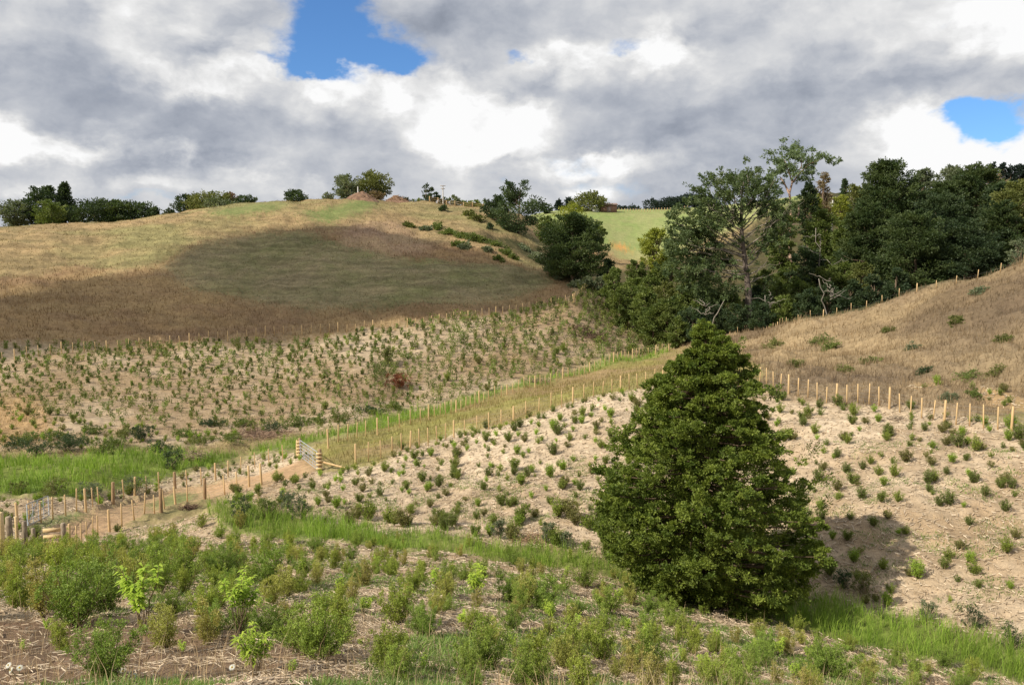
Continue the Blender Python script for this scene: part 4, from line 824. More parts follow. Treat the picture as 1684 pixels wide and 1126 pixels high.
def shed():
    D = 322.; X0 = (998 - 842) / F * D; zb = float(height(np.array([X0]), np.array([D]))[0]); root = tag(empty('farm_shed', (X0, D, zb), .1), 'low red-brown shed with pale end wall beside the skyline tree', 'shed')
    mr = solid_mat('red brown wall', (.30,.17,.13), .8, .1, 5); mw = solid_mat('pale wall', (.75,.74,.70), .8, .1, 5, c2=(.65,.64,.6)); mf = solid_mat('roof iron', (.34,.25,.22), .6, .1, 5)
    V, Fq = box_vf((0, 0, .9), 6.5, 4, 3.4); mesh('wall', V, Fq, mr, None, root)
    V, Fq = box_vf((-5.0, .3, .8), 2.6, 3, 3.0); mesh('side_room', V, Fq, mw, None, root)
    V = [(-3.6,-2.4,2.62),(3.6,-2.4,2.62),(3.6,0,3.5),(-3.6,0,3.5),(-3.6,2.4,2.62),(3.6,2.4,2.62)]; mesh('roof', V, [(0,1,2,3),(3,2,5,4),(0,4,5,1)], mf, None, root) if False else mesh('roof', V, [(0,1,2,3),(3,2,5,4),(0,4,5,1)], mf, None, root)
    V, Fq = box_vf((0, -2.02, .6), 1.6, .06, 2.4); mesh('door', V, Fq, mf, None, root)
shed()
# ------------------------------------------------------------------ small planted shrubs
def shrub_proto(seed, H=1.0, nst=16, leafc=2200, cA=(.085,.105,.028), cB=(.17,.18,.05), L=.026, Wd=.0065, spread=.34, open_=.1):
    """feathery upright shrub: many thin stems carrying tiny leaves along side twigs"""
    rng = np.random.default_rng(seed); B = Acc(); P = []; Dn = []; per = leafc // nst
    for i in range(nst):
        a = rng.uniform(0, 2 * math.pi); sp = spread * rng.uniform(.15, 1); h = H * rng.uniform(.55, 1.0) * (1 - .25 * sp / spread); t = np.linspace(0, 1, 7)[:, None]
        e = np.array([math.cos(a) * sp, math.sin(a) * sp, 0]); pts_ = e * t ** .8 + np.array([0, 0, h]) * t + rng.normal(0, .012, (7, 3)) * t
        V, Fq = tube(pts_, np.linspace(.006, .0015, 7), 4, False); B.add(V, Fq, (.16,.11,.08))
        for j in range(9):
            tt = rng.uniform(.12, .95); s = np.array([np.interp(tt, t[:, 0], pts_[:, k]) for k in range(3)]); dd = unit(np.array([*rng.normal(0, 1, 2), rng.uniform(.5, 1.5)])); ln = rng.uniform(.10, .24) * (1.15 - tt * .75) * H
            m = max(4, per // 9); u = rng.random((m, 1)); P.append(s + dd * ln * u + rng.normal(0, .020, (m, 3))); Dn.append(dd + rng.normal(0, .55, (m, 3)))
            if rng.random() < .5: V, Fq = tube([s, s + dd * ln], [.003, .0012], 4, False); B.add(V, Fq, (.17,.12,.08))
    P = np.vstack(P); Dn = unit(np.vstack(Dn)); n = len(P); S_ = unit(np.cross(Dn, rng.normal(size=(n, 3)))); l = L * rng.uniform(.7, 1.5, (n, 1)); w = Wd * rng.uniform(.7, 1.4, (n, 1))
    P[:, 2] = np.maximum(P[:, 2], .02)
    V = np.stack([P, P + Dn * l * .5 + S_ * w, P + Dn * l, P + Dn * l * .5 - S_ * w], 1).reshape(-1, 3); t = np.clip(.35 * (P[:, 2:] / H) + rng.random((n, 1)) * .65, 0, 1); c = np.repeat(np.array(cA) * (1 - t) + np.array(cB) * t, 4, 0)
    return mesh('foliage', V, np.arange(4 * n).reshape(-1, 4), M_LEAF, c, link=False), B.build('stems', M_BARK, link=False)
def leafy_proto(seed, H=.6, n=170, L=.11, Wd=.032, cA=(.20,.32,.03), cB=(.40,.52,.07), R=.2, z0=.15):
    """broad-leaved seedling: arching lance-shaped leaves on a few stems"""
    rng = np.random.default_rng(seed); B = Acc(); V = []; c = []
    tips = []
    for i in range(9):
        a = rng.uniform(0, 6.28); e = np.array([math.cos(a) * R * rng.uniform(.2, .8), math.sin(a) * R * rng.uniform(.2, .8), H * rng.uniform(.6, .95)]); Vv, Fq = limb((0, 0, -.03), e, .006, .003, rng, .05, 0, 5, 4); B.add(Vv, Fq, (.22,.17,.10)); tips.append(e)
    for i in range(n):
        e = tips[rng.integers(len(tips))] * rng.uniform(z0 / H if z0 > .3 else z0 / H + .25, 1.05); a = rng.uniform(0, 6.28); o = np.array([math.cos(a), math.sin(a), 0]); s = np.array([-o[1], o[0], 0]); l = L * rng.uniform(.6, 1.2); w = Wd * rng.uniform(.7, 1.2) / 2; r_ = rng.uniform(.1, .9)
        p1 = e + o * l * .45 + np.array([0, 0, l * r_ * .45]); p2 = e + o * l * .95 + np.array([0, 0, l * (r_ * .5 - .25)])
        V += [e, p1 + s * w, p1 - s * w, p2]; t = rng.random(); c += [np.array(cA) * (1 - t) + np.array(cB) * t] * 4
    V = np.array(V); k = np.arange(n)[:, None] * 4; Fc = np.concatenate([k + np.array([[0, 1, 2]]), k + np.array([[1, 3, 2]])], 1).reshape(-1, 3)
    return mesh('leaves', V, Fc, M_LEAF, np.array(c), link=False), B.build('stems', M_BARK, link=False)
_keep = []
def built(o_or_me):                          # Acc.build with link=False returns a mesh already
    return o_or_me
SHR = [shrub_proto(s, nst=n, leafc=int(l * 2.6), spread=sp * 1.25, cA=(a[0] * 2.05, a[1] * 2.1, a[2] * 1.4), cB=(b[0] * 2.35, b[1] * 2.45, b[2] * 1.7)) for s, n, l, sp, a, b in [(1,18,2600,.36,(.085,.11,.028),(.17,.19,.05)), (2,14,2200,.26,(.09,.115,.03),(.19,.20,.055)), (3,20,3000,.44,(.075,.105,.03),(.15,.18,.05)), (4,16,2200,.30,(.11,.115,.04),(.21,.20,.075)), (5,22,3400,.40,(.06,.095,.028),(.13,.165,.045)), (6,12,1500,.24,(.12,.11,.05),(.22,.19,.085))]]
BRT = [leafy_proto(31, .6, 420, .075, .026, (.22,.34,.035), (.46,.58,.08), .20, .38), leafy_proto(32, .6, 150, .09, .035, (.24,.36,.04), (.46,.58,.08)), leafy_proto(33, .6, 420, .11, .028, (.26,.38,.04), (.55,.66,.10), R=.30)]
SEED = [shrub_proto(s, .6, 22, 1900, (a[0] * 1.75, a[1] * 1.65, a[2] * 1.2), (b[0] * 2.1, b[1] * 1.95, b[2] * 1.4), .030, .010, .25) for s, a, b in [(41,(.055,.085,.022),(.12,.155,.045)), (42,(.05,.075,.025),(.10,.13,.045)), (43,(.075,.11,.025),(.15,.19,.05)), (44,(.07,.08,.035),(.13,.13,.06)), (45,(.10,.16,.03),(.17,.25,.05))]]
def put(name, pair, p, sc, label, cat, group, rz=None, parts=('foliage', 'stems')):
    root = empty(name, tuple(p), rz if rz is not None else random.uniform(0, 6.28), sc); tag(root, label, cat, group)
    for nm, me in zip(parts, pair):
        o = bpy.data.objects.new(nm, me); COL.objects.link(o); o.parent = root
    return root
# foreground shrubs, measured ones first: pixel x, base y, height in pixels
FS = [(30,1000,95),(70,1015,120),(125,1030,135),(175,1005,110),(215,985,95),(265,975,95),(305,960,90),(95,975,100),(20,965,75),(150,960,85),(340,1060,95),(352,1045,70),(445,965,90),(475,985,75),(530,1085,125),(500,1075,100),(562,1060,100),(640,1105,110),(655,1025,95),(600,965,60),(700,1050,70),(690,1035,55),(738,985,62),(770,1118,70),(800,1100,105),(880,1120,105),(985,1085,95),(940,1095,110),(965,1060,60),(893,1005,75),(840,990,60),(860,1000,70),(1062,1100,90),(962,965,50),(1140,1078,65),(1120,1050,55),(1175,1075,50),(1290,1070,50),(1350,1115,75),(1375,1120,80),(1425,1120,60),(1505,1118,55),(1230,1105,45),(1600,1118,50),
      (360,1000,60),(415,960,55),(385,930,50),(240,940,60),(180,925,55),(120,930,60),(60,935,50),(500,945,45),(550,935,40),(640,945,45),(690,960,40),(1210,1060,40),(1250,1090,45),(1070,1010,50),(1040,995,50),(1000,1010,60),(1100,1030,55)]
taken = []
def near_label(px, py):
    if px < 330 and py < 1050: return 'feathery olive-green shrub in the dense thicket at the left, below the yard posts'
    if px < 700: return 'feathery olive-green shrub on the straw-strewn foreground slope, left half'
    if px < 1100: return 'feathery olive-green shrub on the straw-strewn foreground slope, left of the big conifer'
    return 'feathery olive-green shrub on the straw-strewn foreground slope, below the big conifer'
for i, (px, py, h) in enumerate(FS):
    p = place(px, py); taken.append(p[:2]); put('young_shrub', SHR[(i * 5 + i // 3) % 6], p - np.array([0, 0, .03]), h / F * p[1] * 1.08, near_label(px, py), 'shrub', 'feathery shrubs on the foreground slope')
rng = np.random.default_rng(4); cand = []
while len(cand) < 2600:
    r = math.exp(rng.uniform(math.log(8), math.log(36))); a = math.radians(rng.uniform(-36, 36)); cand.append((r * math.sin(a), r * math.cos(a)))
cand = np.array(cand); cz = zone(cand[:, 0], cand[:, 1]); chh = height(cand[:, 0], cand[:, 1]); cpx, cpy = proj(np.stack([cand[:, 0], cand[:, 1], chh], 1))
strip_y = np.interp(cpx, [0, 100, 330, 420, 560, 750, 900, 1060, 1230, 1330, 1450, 1600, 1760], [915, 912, 850, 870, 885, 900, 915, 950, 1010, 1040, 1075, 1115, 1160])
nsh = 0
for i in range(len(cand)):
    if nsh >= 243: break
    if cpx[i] < -40 or cpx[i] > 1720 or cpy[i] > 1150: continue
    if cpy[i] < strip_y[i] - 6 or cz[i] in (ZI['track'], ZI['soil'] if rng.random() < .9 else -1): continue
    if abs(cpx[i] - 1140) < 70 and cpy[i] < 1030: continue
    mind = .72 if cpy[i] > 950 else .5
    if min(np.hypot(*(np.array(taken) - cand[i]).T)) < mind: continue
    taken.append(cand[i]); nsh += 1; h = rng.uniform(.45, .95) * (1.15 if cpx[i] < 420 else .85)
    put('young_shrub', SHR[rng.integers(6)], (cand[i, 0], cand[i, 1], chh[i] - .03), h, near_label(cpx[i], cpy[i]), 'shrub', 'feathery shrubs on the foreground slope')
# bright broad-leaved seedlings
BS = [(422,1110,85,2,'largest bright yellow-green leafy plant, at the bottom left of the photo'),(237,1045,125,0,'bright leafy sapling on a thin stem rising from the left thicket'),(395,1040,105,0,'round-headed dark-lime sapling on a bare stem left of centre'),(80,1042,28,0,'small star-shaped yellow-green seedling on bare brown soil at the left'),(718,970,40,1,'lime leafy plant in the foreground, left one of the close pair'),(783,985,58,2,'wide lime leafy plant in the foreground, right one of the close pair'),(905,1022,38,2,'round lime plant left of the big conifer and below the rushes'),(1015,1005,40,1,'narrow lime plant close to the left foot of the big conifer'),(1100,1030,22,1,'small dull green plant beside the conifer trunk'),(1150,1000,18,1,'tiny lime plant at the foot of the conifer trunk'),(1178,1055,26,1,'small lime plant just below the conifer trunk'),(1280,1082,36,2,'bright lime plant on pale straw below the conifer'),(1255,1048,20,1,'tiny lime plant on the bank under the conifer shade'),(1210,1120,40,1,'lime plant at the bottom edge below the conifer'),(1305,1118,32,1,'spreading lime plant at the bottom edge, right of centre'),(22,990,40,1,'thin lime plant at the left edge in the thicket'),(500,945,26,1,'lime plant at the back of the foreground, left of centre'),(492,918,18,1,'smallest lime plant at the back of the foreground'),(843,1070,30,0,'yellowing plant among dark weeds in the central foreground'),(812,1050,20,0,'small yellow plant just above the dark weeds'),(1380,1035,22,1,'small green plant at the shaded edge of the rushes'),(985,1000,26,1,'faint lime plant left of the narrow one by the conifer'),(426,1010,34,1,'slim pale sapling right of the round-headed sapling'),(745,950,22,1,'pale green plant just behind the close lime pair')]
for i, (px, py, h, k, lb) in enumerate(BS):
    p = place(px, py); put('leafy_seedling', BRT[k], p, h / F * p[1] / .6 * 1.05, lb, 'plant', 'bright leafy seedlings in the foreground', parts=('leaves', 'stems'))
# seedlings on the mulched slopes
sx, sy = np.meshgrid(np.arange(-78, 60, .92), np.arange(24, 135, 1.15)); rng = np.random.default_rng(9)
sx = sx.ravel() + rng.normal(0, .36, sx.size); sy = sy.ravel() + rng.normal(0, .4, sy.size); ok = np.abs(np.degrees(np.arctan2(sx, sy))) < 42; sx, sy = sx[ok], sy[ok]
sz_ = zone(sx, sy); ok = np.isin(sz_, [ZI['mulch'], ZI['clay']]) & (rng.random(len(sx)) < .9); sx, sy = sx[ok], sy[ok]; sh_ = height(sx, sy); spx, spy = proj(np.stack([sx, sy, sh_], 1))
stripy = np.interp(spx, [0, 100, 330, 420, 560, 750, 900, 1060, 1230, 1330, 1450, 1600, 1760], [905, 905, 835, 862, 880, 895, 912, 945, 1000, 1030, 1060, 1100, 1140])
ok = (spy < stripy) & (spx > -250) & (spx < 2000) & (spy > 455) & ~((sy < 46) & (np.abs(spx - 1155) < 130) & (spy > 800)); sx, sy, sh_, spx, spy = sx[ok], sy[ok], sh_[ok], spx[ok], spy[ok]
dens = fbm(sx / 9, sy / 9, 3, 66); hgt = rng.uniform(.36, .80, len(sx)) * (1 + .5 * (dens - .5)); hgt *= np.where(sy > 56, np.where(spx > 620, 1.6, 1.25), 1.0)
# lower parts of the slopes carry bigger plants
hgt *= np.where((spx < 700) & (sy > 50), .82, 1.0); hgt *= rng.uniform(.7, 1.15, len(sx)); hgt *= np.where((spx > 560) & (spx < 1040) & (spy > 850), 1.5, 1)
order = np.argsort(-hgt / sy * ((spx > -10) & (spx < 1694) & (spy < 1140))); ind = order[:300]; rest = order[300:]
for i in ind:
    if spx[i] > 1190: lb = 'small dark green seedling planted on the pale mulch slope right of the big conifer'
    elif sy[i] < 56 and spx[i] > 430: lb = 'small green seedling planted on the pale mulch slope between grassy lane and big conifer'
    else: lb = 'small green seedling planted on the mulched ground near the dirt track'
    put('seedling', SEED[rng.integers(5)], (sx[i], sy[i], sh_[i] - .02), hgt[i] / .6, lb, 'seedling', 'seedlings planted over the mulched slopes')
def simple_seedlings():
    near = sy[rest] < 62; protos = []; NV = []; NC = []; rg = np.random.default_rng(5)
    for fol, _ in SEED:
        co = np.empty(len(fol.vertices) * 3, np.float32); fol.vertices.foreach_get('co', co); co = co.reshape(-1, 4, 3); cc = np.empty(len(fol.vertices) * 4, np.float32); fol.color_attributes['tint'].data.foreach_get('color', cc); cc = cc.reshape(-1, 4, 4)[..., :3]
        pk = rg.permutation(len(co))[:420]; q = co[pk]; ct = q.mean(1, keepdims=True); protos.append((ct + (q - ct) * 1.75, cc[pk]))
    for i in rest[near]:
        v, c_ = protos[rg.integers(len(protos))]; a = rg.uniform(0, 6.28); s_ = hgt[i] / .6; ca, sa = math.cos(a) * s_, math.sin(a) * s_
        NV.append(np.stack([v[..., 0] * ca - v[..., 1] * sa + sx[i], v[..., 0] * sa + v[..., 1] * ca + sy[i], v[..., 2] * s_ + sh_[i] - .02], -1).reshape(-1, 3)); NC.append((c_ * rg.uniform(.8, 1.15)).reshape(-1, 3))
    far = rest[~near]; n = len(far); m = 60; cen = np.stack([sx[far], sy[far], sh_[far]], 1); H = hgt[far] * 1.1; rng = np.random.default_rng(3)
    q = rng.random((n, m, 3)); P = cen[:, None] + np.stack([rng.normal(0, .13, (n, m)) * (.6 + .4 * q[..., 2]), rng.normal(0, .13, (n, m)) * (.6 + .4 * q[..., 2]), q[..., 2] * .8], -1) * H[:, None, None] * np.array([1.5, 1.5, 1.15])
    D = unit(rng.normal(0, .5, (n, m, 3)) + np.array([0, 0, .8])); s = unit(np.cross(D, rng.normal(size=(n, m, 3)))); l = np.clip(cen[:, 1] / 788 * 1.5, .08, .22)[:, None, None] * rng.uniform(.8, 1.5, (n, m, 1)); w = l * .42
    V = np.stack([P, P + D * l * .5 + s * w * .5, P + D * l, P + D * l * .5 - s * w * .5], 2).reshape(-1, 3); t = rng.random((n, 1, 1)) * .6 + rng.random((n, m, 1)) * .4
    c = np.array([.080,.105,.028]) * (1 - t) + np.array([.20,.235,.06]) * t; c = c * np.exp(rng.normal(0, .22, (n, 1, 1)) + rng.normal(0, .06, (n, 1, 3))); c = np.repeat(c[:, :, None], 4, 2).reshape(-1, 3)
    V = np.vstack([V] + NV); c = np.vstack([c] + NC)
    o = mesh('planted_seedlings', V, np.arange(len(V)).reshape(-1, 4), M_LEAF, c); tag(o, 'hundreds of smaller green seedlings dotting the mulched slopes', 'seedlings', kind='stuff')
simple_seedlings()
# ------------------------------------------------------------------ grasses, rushes, straw
def logpolar(n, r0, r1, amax, rng):
    r = np.exp(rng.uniform(math.log(r0), math.log(r1), n)); a = np.radians(rng.uniform(-amax, amax, n)); return r * np.sin(a), r * np.cos(a)
def grass(name, label, zones, n, r0, r1, h, w, lean, rng, mat, tint, mixg=.5, seg=False, clump=0, wmin=.6, patch=None):
    x, y = logpolar(n, r0, r1, 37, rng); z = zone(x, y); ok = np.isin(z, [ZI[q] for q in zones])
    if patch is not None: ok &= fbm(x / patch[0], y / patch[0], 3, patch[1]) > patch[2]
    x, y, z = x[ok], y[ok], z[ok]
    gc = ground_colour(x, y, z)
    if clump: x = np.repeat(x, clump) + rng.normal(0, .05, len(x) * clump); y = np.repeat(y, clump) + rng.normal(0, .05, len(y) * clump); gc = np.repeat(gc, clump, 0)
    r = np.hypot(x, y); hh = height(x, y); m = len(x); W_ = np.maximum(w, r / 788 * wmin) * rng.uniform(.6, 1.2, m); Hh = rng.uniform(h[0], h[1], m) * (.6 + .8 * fbm(x / 4, y / 4, 2, 91))
    V, Fc, k = blades(np.stack([x, y, hh - .02], 1), Hh, W_, rng.uniform(.1, lean, m), rng, seg=seg)
    t = rng.random((m, 1)); base = np.array(tint[0]) * (1 - t) + np.array(tint[1]) * t; c = base * (1 - mixg) + gc * mixg; c = c * rng.uniform(.75, 1.25, (m, 1)) * (.55 + .9 * fbm(x / 1.6, y / 1.6, 3, 95))[:, None]
    o = mesh(name, V, Fc, mat, np.repeat(c, k, 0)); tag(o, label, 'grass', kind='stuff'); return o
rng = np.random.default_rng(21)
grass('slope_grass', 'thin dead grass and weeds between the far planted seedlings', ['mulch', 'clay'], 90000, 52, 140, (.06,.22), .02, .7, rng, M_DRY, ((.30,.22,.11),(.20,.22,.07)), .25, patch=(6, 61, .47))
grass('rank_grass', 'rough brown seeding grass over the hillsides', ['rank', 'dryp'], 150000, 42, 230, (.25,.65), .02, .6, rng, M_DRY, ((.20,.14,.085),(.36,.27,.16)), .75)
grass('pasture_grass', 'short tan-green grass on the left hill', ['dry', 'clay'], 150000, 60, 230, (.10,.36), .02, .6, rng, M_DRY, ((.36,.26,.12),(.20,.19,.07)), .6)
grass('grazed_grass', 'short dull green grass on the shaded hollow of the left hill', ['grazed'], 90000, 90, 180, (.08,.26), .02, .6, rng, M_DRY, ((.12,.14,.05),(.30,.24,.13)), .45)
grass('lane_grass', 'yellowing long grass in the fenced lane', ['lane'], 60000, 40, 125, (.2,.55), .015, .7, rng, M_DRY, ((.24,.26,.07),(.36,.27,.12)), .4)
grass('rushes', 'bright green rushes along the wet valley floor', ['rush'], 46000, 16, 125, (.35,.85), .015, .7, rng, M_GRASS, ((.16,.28,.03),(.33,.44,.08)), .1, seg=True, clump=5, wmin=.45)
grass('green_weeds', 'low dark green weeds on track edges and straw', ['lush', 'track'], 16000, 12, 60, (.04,.14), .03, .9, rng, M_GRASS, ((.05,.13,.03),(.10,.20,.05)), .0, patch=(2.2, 5, .53))
grass('straw_weeds', 'patches of dark green weeds in the foreground straw', ['mulch'], 230000, 7, 42, (.03,.15), .03, 1.2, rng, M_GRASS, ((.12,.21,.05),(.26,.33,.09)), .0, patch=(1.1, 25, .505), clump=3)
grass('dead_stalks', 'thin dry stalks standing in the foreground', ['mulch', 'soil'], 9000, 7, 45, (.15,.55), .007, .5, rng, M_DRY, ((.40,.28,.16),(.55,.43,.27)), .0, seg=True, wmin=.35)
def straw(n, r0, r1, Lr, rad, cols, name, label, rng, zones):
    x, y = logpolar(n, r0, r1, 37, rng); z = zone(x, y); ok = np.isin(z, [ZI[q] for q in zones]); ok &= ~((z == ZI['soil']) & (rng.random(len(z)) < .75)); x, y = x[ok], y[ok]; m = len(x); r = np.hypot(x, y); l = rng.uniform(*Lr, m); a = rng.uniform(0, 3.14, m)
    dx, dy = np.cos(a) * l / 2, np.sin(a) * l / 2; w = np.maximum(rad, r / 788 * .36) * rng.uniform(.6, 1.3, m); nx, ny = -np.sin(a) * w, np.cos(a) * w
    h0 = height(x - dx, y - dy) + rng.uniform(0, .05, m); h1 = height(x + dx, y + dy) + rng.uniform(0, .07, m); hm = np.maximum((h0 + h1) / 2, height(x, y)) + w
    A_ = np.stack([x - dx, y - dy, h0], 1); B_ = np.stack([x + dx, y + dy, h1], 1); N_ = np.stack([nx, ny, 0 * nx], 1); up = np.stack([0 * x, 0 * x, w * 1.6], 1)
    V = np.stack([A_ - N_, A_ + N_, A_ + up, B_ - N_, B_ + N_, B_ + up], 1).reshape(-1, 3); k = np.arange(m)[:, None] * 6
    Fc = np.concatenate([k + np.array([[0, 3, 5, 2]]), k + np.array([[2, 5, 4, 1]]), k + np.array([[1, 4, 3, 0]])], 1).reshape(-1, 4)
    t = rng.random((m, 1)); c = (np.array(cols[0]) * (1 - t) + np.array(cols[1]) * t) * rng.uniform(.6, 1.15, (m, 1)); o = mesh(name, V, Fc, M_TWIG, np.repeat(c, 6, 0)); tag(o, label, 'straw', kind='stuff')
straw(90000, 6.5, 60, (.05,.22), .005, ((.82,.69,.52),(.50,.38,.25)), 'straw_mulch', 'scattered pale straw and bark mulch on the slopes', rng, ['mulch', 'soil', 'clay'])
straw(700, 6.5, 30, (.25,.8), .010, ((.60,.50,.38),(.40,.28,.18)), 'dead_sticks', 'larger dead sticks lying over the straw', rng, ['mulch', 'soil'])
# clods and slash heaps
def brush(px, py, hw, hpx, n, col, label, name='brush_pile'):
    b = place(px, py); rng = np.random.default_rng(int(px)); R = hw / F * b[1]; Hh = hpx / F * b[1]; A = Acc(); rr = max(.012, b[1] / 788 * .3)
    for k in range(n):
        p0 = np.array([np.clip(rng.normal(0, R * .45), -R * .7, R * .7), np.clip(rng.normal(0, R * .3), -R * .5, R * .5), rng.uniform(0, 1) ** 1.5 * Hh]); p0[2] += float(height(np.array([b[0] + p0[0]]), np.array([b[1] + p0[1]]))[0]) - b[2]; d_ = unit(rng.normal(0, 1, 3) * np.array([1, .8, .3])) * rng.uniform(.3, 1.0) * max(R * .4, .3)
        V, Fq = tube([p0, p0 + d_ * .5 + rng.normal(0, .03, 3), p0 + d_], [rr, rr * .8, rr * .5], 4, False); A.add(V, Fq, np.array(col) * rng.uniform(.55, 1.25))
    tag(A.build(name, M_TWIG, loc=tuple(b)), label, 'brush pile')
brush(322, 756, 26, 14, 260, (.42,.31,.22), 'heap of brown dead brush beside the bright green rushes')
brush(968, 552, 32, 8, 260, (.20,.13,.09), 'dark heap of slash on the far planted slope near the ravine')
brush(885, 628, 26, 6, 120, (.50,.38,.26), 'pale sticks piled above the farther lane fence')
brush(312, 838, 20, 8, 160, (.16,.10,.07), 'dark root clump below the near track fence')
brush(430, 716, 60, 5, 300, (.34,.23,.16), 'long low bank of brown slash above the rush strip')
brush(870, 888, 40, 6, 220, (.42,.27,.17), 'reddish dead brush on the bank above the central rushes')
brush(1090, 1095, 26, 8, 160, (.55,.44,.32), 'pale straw heap in the foreground below the conifer')
brush(1475, 690, 16, 5, 90, (.45,.36,.26), 'pale woody debris just below the right fence')
brush(490, 1000, 26, 8, 150, (.55,.44,.32), 'pale straw heap between shrubs left of centre')
def bush_named(px, py, w, h, kind, label, name='shrub'):
    b = place(px, py); rng = np.random.default_rng(int(px) + 5); R = w / F * b[1] / 2; H = h / F * b[1]; n = 26; a = rng.uniform(0, 6.28, n); cen = np.stack([np.cos(a) * R * rng.random(n) * .8, np.sin(a) * R * rng.random(n) * .8, H * rng.uniform(.1, .85, n)], 1); s = R * rng.uniform(.25, .45, (n, 1)) * np.array([[1, 1, .7]])
    root = tag(empty(name, tuple(b)), label, 'shrub'); V, Fc, c = clumps(cen, rng.normal(0, 1, (n, 3)), s, 60, b[1] / 788 * 1.6, b[1] / 788 * .7, *kind, rng, sub=3, shell=.1); mesh('foliage', V, Fc, M_LEAF, c, root)
    A = Acc()
    for i in range(10): V, Fq = limb((0, 0, -.1), cen[i], .04, .012, rng, .05, 0, 5, 4); A.add(V, Fq, (.4,.32,.22))
    A.build('stems', M_BARK, root)
bush_named(656, 638, 42, 26, ((.20,.065,.035),(.32,.13,.07)), 'rust-red dead bush beside the green thicket on the left planted slope', 'dead_shrub')
bush_named(628, 632, 62, 46, COLS['mid'], 'largest green bush on the left planted slope, beside the rust-red one')
bush_named(634, 600, 26, 34, COLS['olive'], 'tall olive sapling rising behind the rust-red dead bush')
for (px, py, w, h, k, lb) in [(395,858,50,48,'dark','dark shrub in the clump below the tube gate, leftmost'),(440,850,40,40,'mid','mid green shrub in the clump below the tube gate, middle'),(495,852,60,42,'dark','wide dark shrub at the right of the clump below the tube gate'),(470,835,30,34,'grey','grey-green shrub at the back of the clump below the tube gate'),
    (822,885,36,34,'grey','grey-green shrub on the bank above the central rushes'),(900,892,30,40,'grey','tall grey-green shrub on the bank left of the big conifer'),(930,900,30,30,'grey','lower grey-green shrub on the bank nearest the big conifer'),(1420,975,50,40,'olive','brownish shrub at the edge of the conifer shadow'),(1385,965,40,36,'dark','dark shrub inside the conifer shadow'),(1525,1020,44,42,'grey','grey shrub above the right end of the rushes, left one'),(1600,1035,50,48,'dark','dark shrub above the right end of the rushes, right one'),(1664,1062,44,42,'dark','round dark shrub near the bottom right corner'),
    (60,748,60,30,'dark','dark shrub at the left edge above the green bog'),(110,742,50,32,'dark','dark shrub above the green bog, second from the left edge'),(170,745,60,24,'mid','low green shrub above the middle of the green bog'),(235,725,40,28,'dark','dark shrub at the upper right of the green bog'),(280,770,50,34,'dark','dark shrub between the bright bog and the brush heap'),(90,812,60,28,'olive','olive shrub at the lower left edge of the green bog'),(150,818,50,28,'grey','grey-green shrub at the lower edge of the green bog'),(220,812,56,36,'grey','grey shrub behind the near dirt-track fence'),(30,812,40,20,'olive','olive shrub at the far left below the bog')]:
    bush_named(px, py, w, h, COLS[k], lb)
for i, (px, py, hw, hp, k) in enumerate([(1350,562,22,12,'mid'),(1365,572,16,12,'mid'),(1270,568,20,9,'olive'),(1430,596,18,12,'mid'),(1390,612,16,10,'olive'),(1590,620,26,12,'mid'),(1500,575,12,9,'grey'),(1520,612,14,10,'dark'),(1650,560,14,12,'olive'),(1570,530,12,10,'olive'),(1640,610,18,10,'olive'),(1610,480,14,9,'grey'),(1460,545,12,8,'olive'),(1560,655,18,12,'grey'),(1600,650,14,10,'mid'),(1310,600,14,10,'olive')]):
    scatter_bush('low_scrub', 'low green weed clump standing in the dry brown grass of the right hill', px, py, hw, hp * .45, k, group='weed clumps on the right hill')
for i, (px, py, hw, hp, k) in enumerate([]):
    scatter_bush('low_scrub', 'low dark scrub clump in the brown shaded grass of the left hill', px, py, hw, hp, k, group='scrub clumps on the left hill')
for i, (px, py, hw, hp, k) in enumerate([(20,738,26,16,'dark'),(45,726,20,14,'mid'),(85,722,24,16,'mid'),(130,730,24,16,'dark'),(150,712,20,13,'mid'),(190,735,22,16,'mid'),(205,716,20,12,'olive'),(260,740,22,14,'dark'),(300,718,20,12,'mid'),(330,728,20,12,'olive'),(380,724,22,12,'mid'),(450,706,22,12,'dark'),(480,700,20,12,'mid'),(520,694,20,11,'mid'),(400,700,18,10,'mid'),(350,700,18,10,'dark'),(560,690,18,10,'olive'),(610,680,18,10,'dark'),(650,672,16,9,'mid')]):
    scatter_bush('bank_shrub', 'low bushy shrub along the bank where the left planted slope meets the green rushes', px, py, hw, hp, k, n=14, group='shrubs on the bank above the rushes')
# logs
for (px, py, px2, py2, r, lb) in [(650,866,712,862,.055,'weathered pale log on the bank above the rushes, left of two'),(720,860,780,868,.06,'weathered pale log on the bank above the rushes, right of two')]:
    a, b = place(px, py), place(px2, py2); d_ = b - a; V, Fq = tube([(0, 0, .07), d_ * .35 + np.array([.0, .03, .09]), d_ * .7 + np.array([0, -.03, .08]), d_ + np.array([0, 0, .06])], [r, r * .95, r * .8, r * .55], 8); mesh_o = mesh('log', V, Fq, M_BARK, np.broadcast_to(np.array([.55,.45,.35]), (len(V), 3)), loc=tuple(a)); tag(mesh_o, lb, 'log')
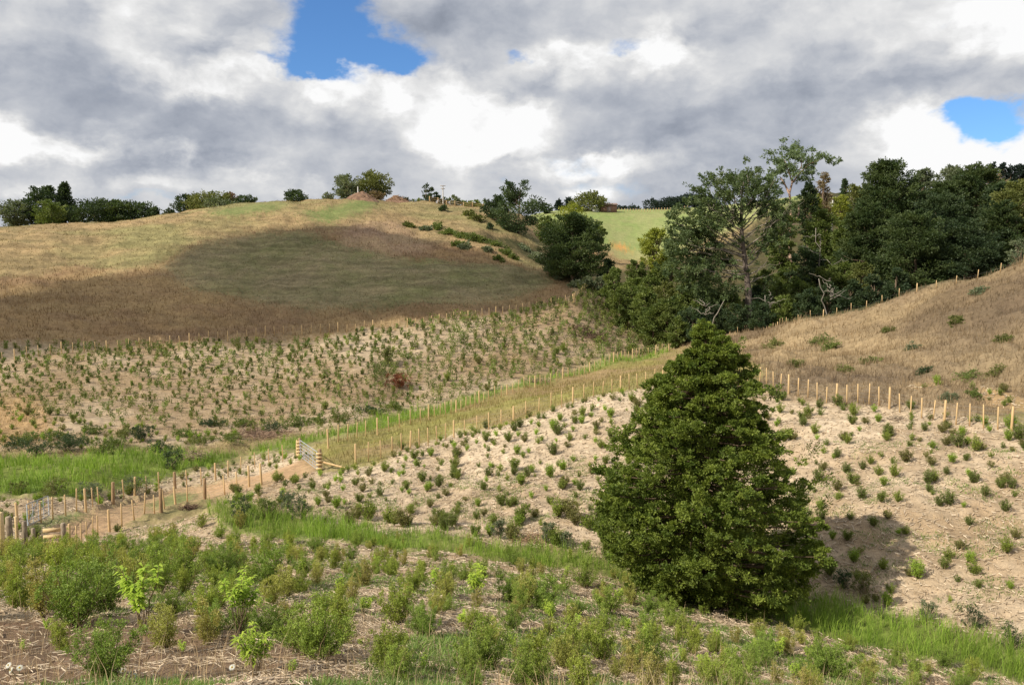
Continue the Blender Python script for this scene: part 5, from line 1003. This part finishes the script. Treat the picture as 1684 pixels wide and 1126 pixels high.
# daisies
def daisy(px, py, h, label):
    p = place(px, py); root = tag(empty('daisy', tuple(p), 0, 1), label, 'flower'); A = Acc(); rng = np.random.default_rng(px); top = np.array([rng.normal(0, .02), -.02, h]); V, Fq = tube([(0, 0, 0), top * .6, top], .003, 4); mesh('stem', V, Fq, M_GRASS, np.broadcast_to(np.array([.1,.18,.05]), (len(V), 3)), root)
    nrm = unit(np.array([rng.normal(0, .3), -.7, .8])); s = unit(np.cross(nrm, [1, .2, 0])); t = np.cross(nrm, s); V = []
    for k in range(16):
        a = k * 2 * math.pi / 16; d_ = s * math.cos(a) + t * math.sin(a); e = -s * math.sin(a) + t * math.cos(a); V += [top + d_ * .007, top + d_ * .022 + e * .006 + nrm * .002, top + d_ * .038 - nrm * .004, top + d_ * .022 - e * .006 + nrm * .002]
    mesh('petals', V, np.arange(64).reshape(-1, 4), M_GRASS, np.broadcast_to(np.array([.8,.8,.76]), (64, 3)), root)
    th = np.arange(8) * math.pi / 4; V = [top + nrm * .004 + (s * math.cos(a) + t * math.sin(a)) * .010 for a in th] + [top + nrm * .009 + (s * math.cos(a) + t * math.sin(a)) * .005 for a in th]; Fq = [(i, (i + 1) % 8, 8 + (i + 1) % 8, 8 + i) for i in range(8)] + [(8, 9, 10, 11), (8, 11, 12, 15), (12, 13, 14, 15)]
    mesh('centre', V, Fq, M_GRASS, np.broadcast_to(np.array([.6,.42,.03]), (16, 3)), root)
for px, py, lb in [(14,1102,'white daisy at the bottom left corner, higher and leftmost of the group'),(26,1110,'white daisy at the bottom left corner, lower of the leftmost two'),(32,1106,'white daisy at the bottom left corner, third from the left'),(205,1112,'white daisy on bare soil left of the largest lime plant, upper one'),(222,1120,'white daisy on bare soil left of the largest lime plant, lower one'),(380,1105,'white daisy just left of the largest lime plant')]:
    daisy(px, py, .07, lb)
print('FACES', sum(len(o.data.polygons) for o in bpy.data.objects if o.type == 'MESH'))

# more lime seedlings across the bottom of the foreground
rng = np.random.default_rng(88)
for i, (px, py, h, k, side) in enumerate([(40,1075,18,1,0),(300,1078,20,1,0),(480,1112,22,1,0),(600,1010,22,2,0),(560,975,20,1,0),(675,985,18,1,0),(700,1110,26,1,0),(760,1030,20,2,0),(870,975,18,1,0),(1030,1045,22,1,1),(1065,1060,24,2,1),(950,1035,20,1,1),(1330,1090,20,1,1),(1160,1105,22,2,1),(930,955,18,1,1),(1120,1085,18,1,1),(620,935,18,1,0),(330,990,22,1,0),(160,1055,16,1,0),(1240,1075,20,1,1)]):
    p = place(px, py); put('leafy_seedling', BRT[k], p, h / F * p[1] / .6 * 1.5, 'small lime seedling scattered among the feathery shrubs, %s of the foreground' % ('right half' if side else 'left half'), 'plant', 'bright leafy seedlings in the foreground', parts=('leaves', 'stems'))
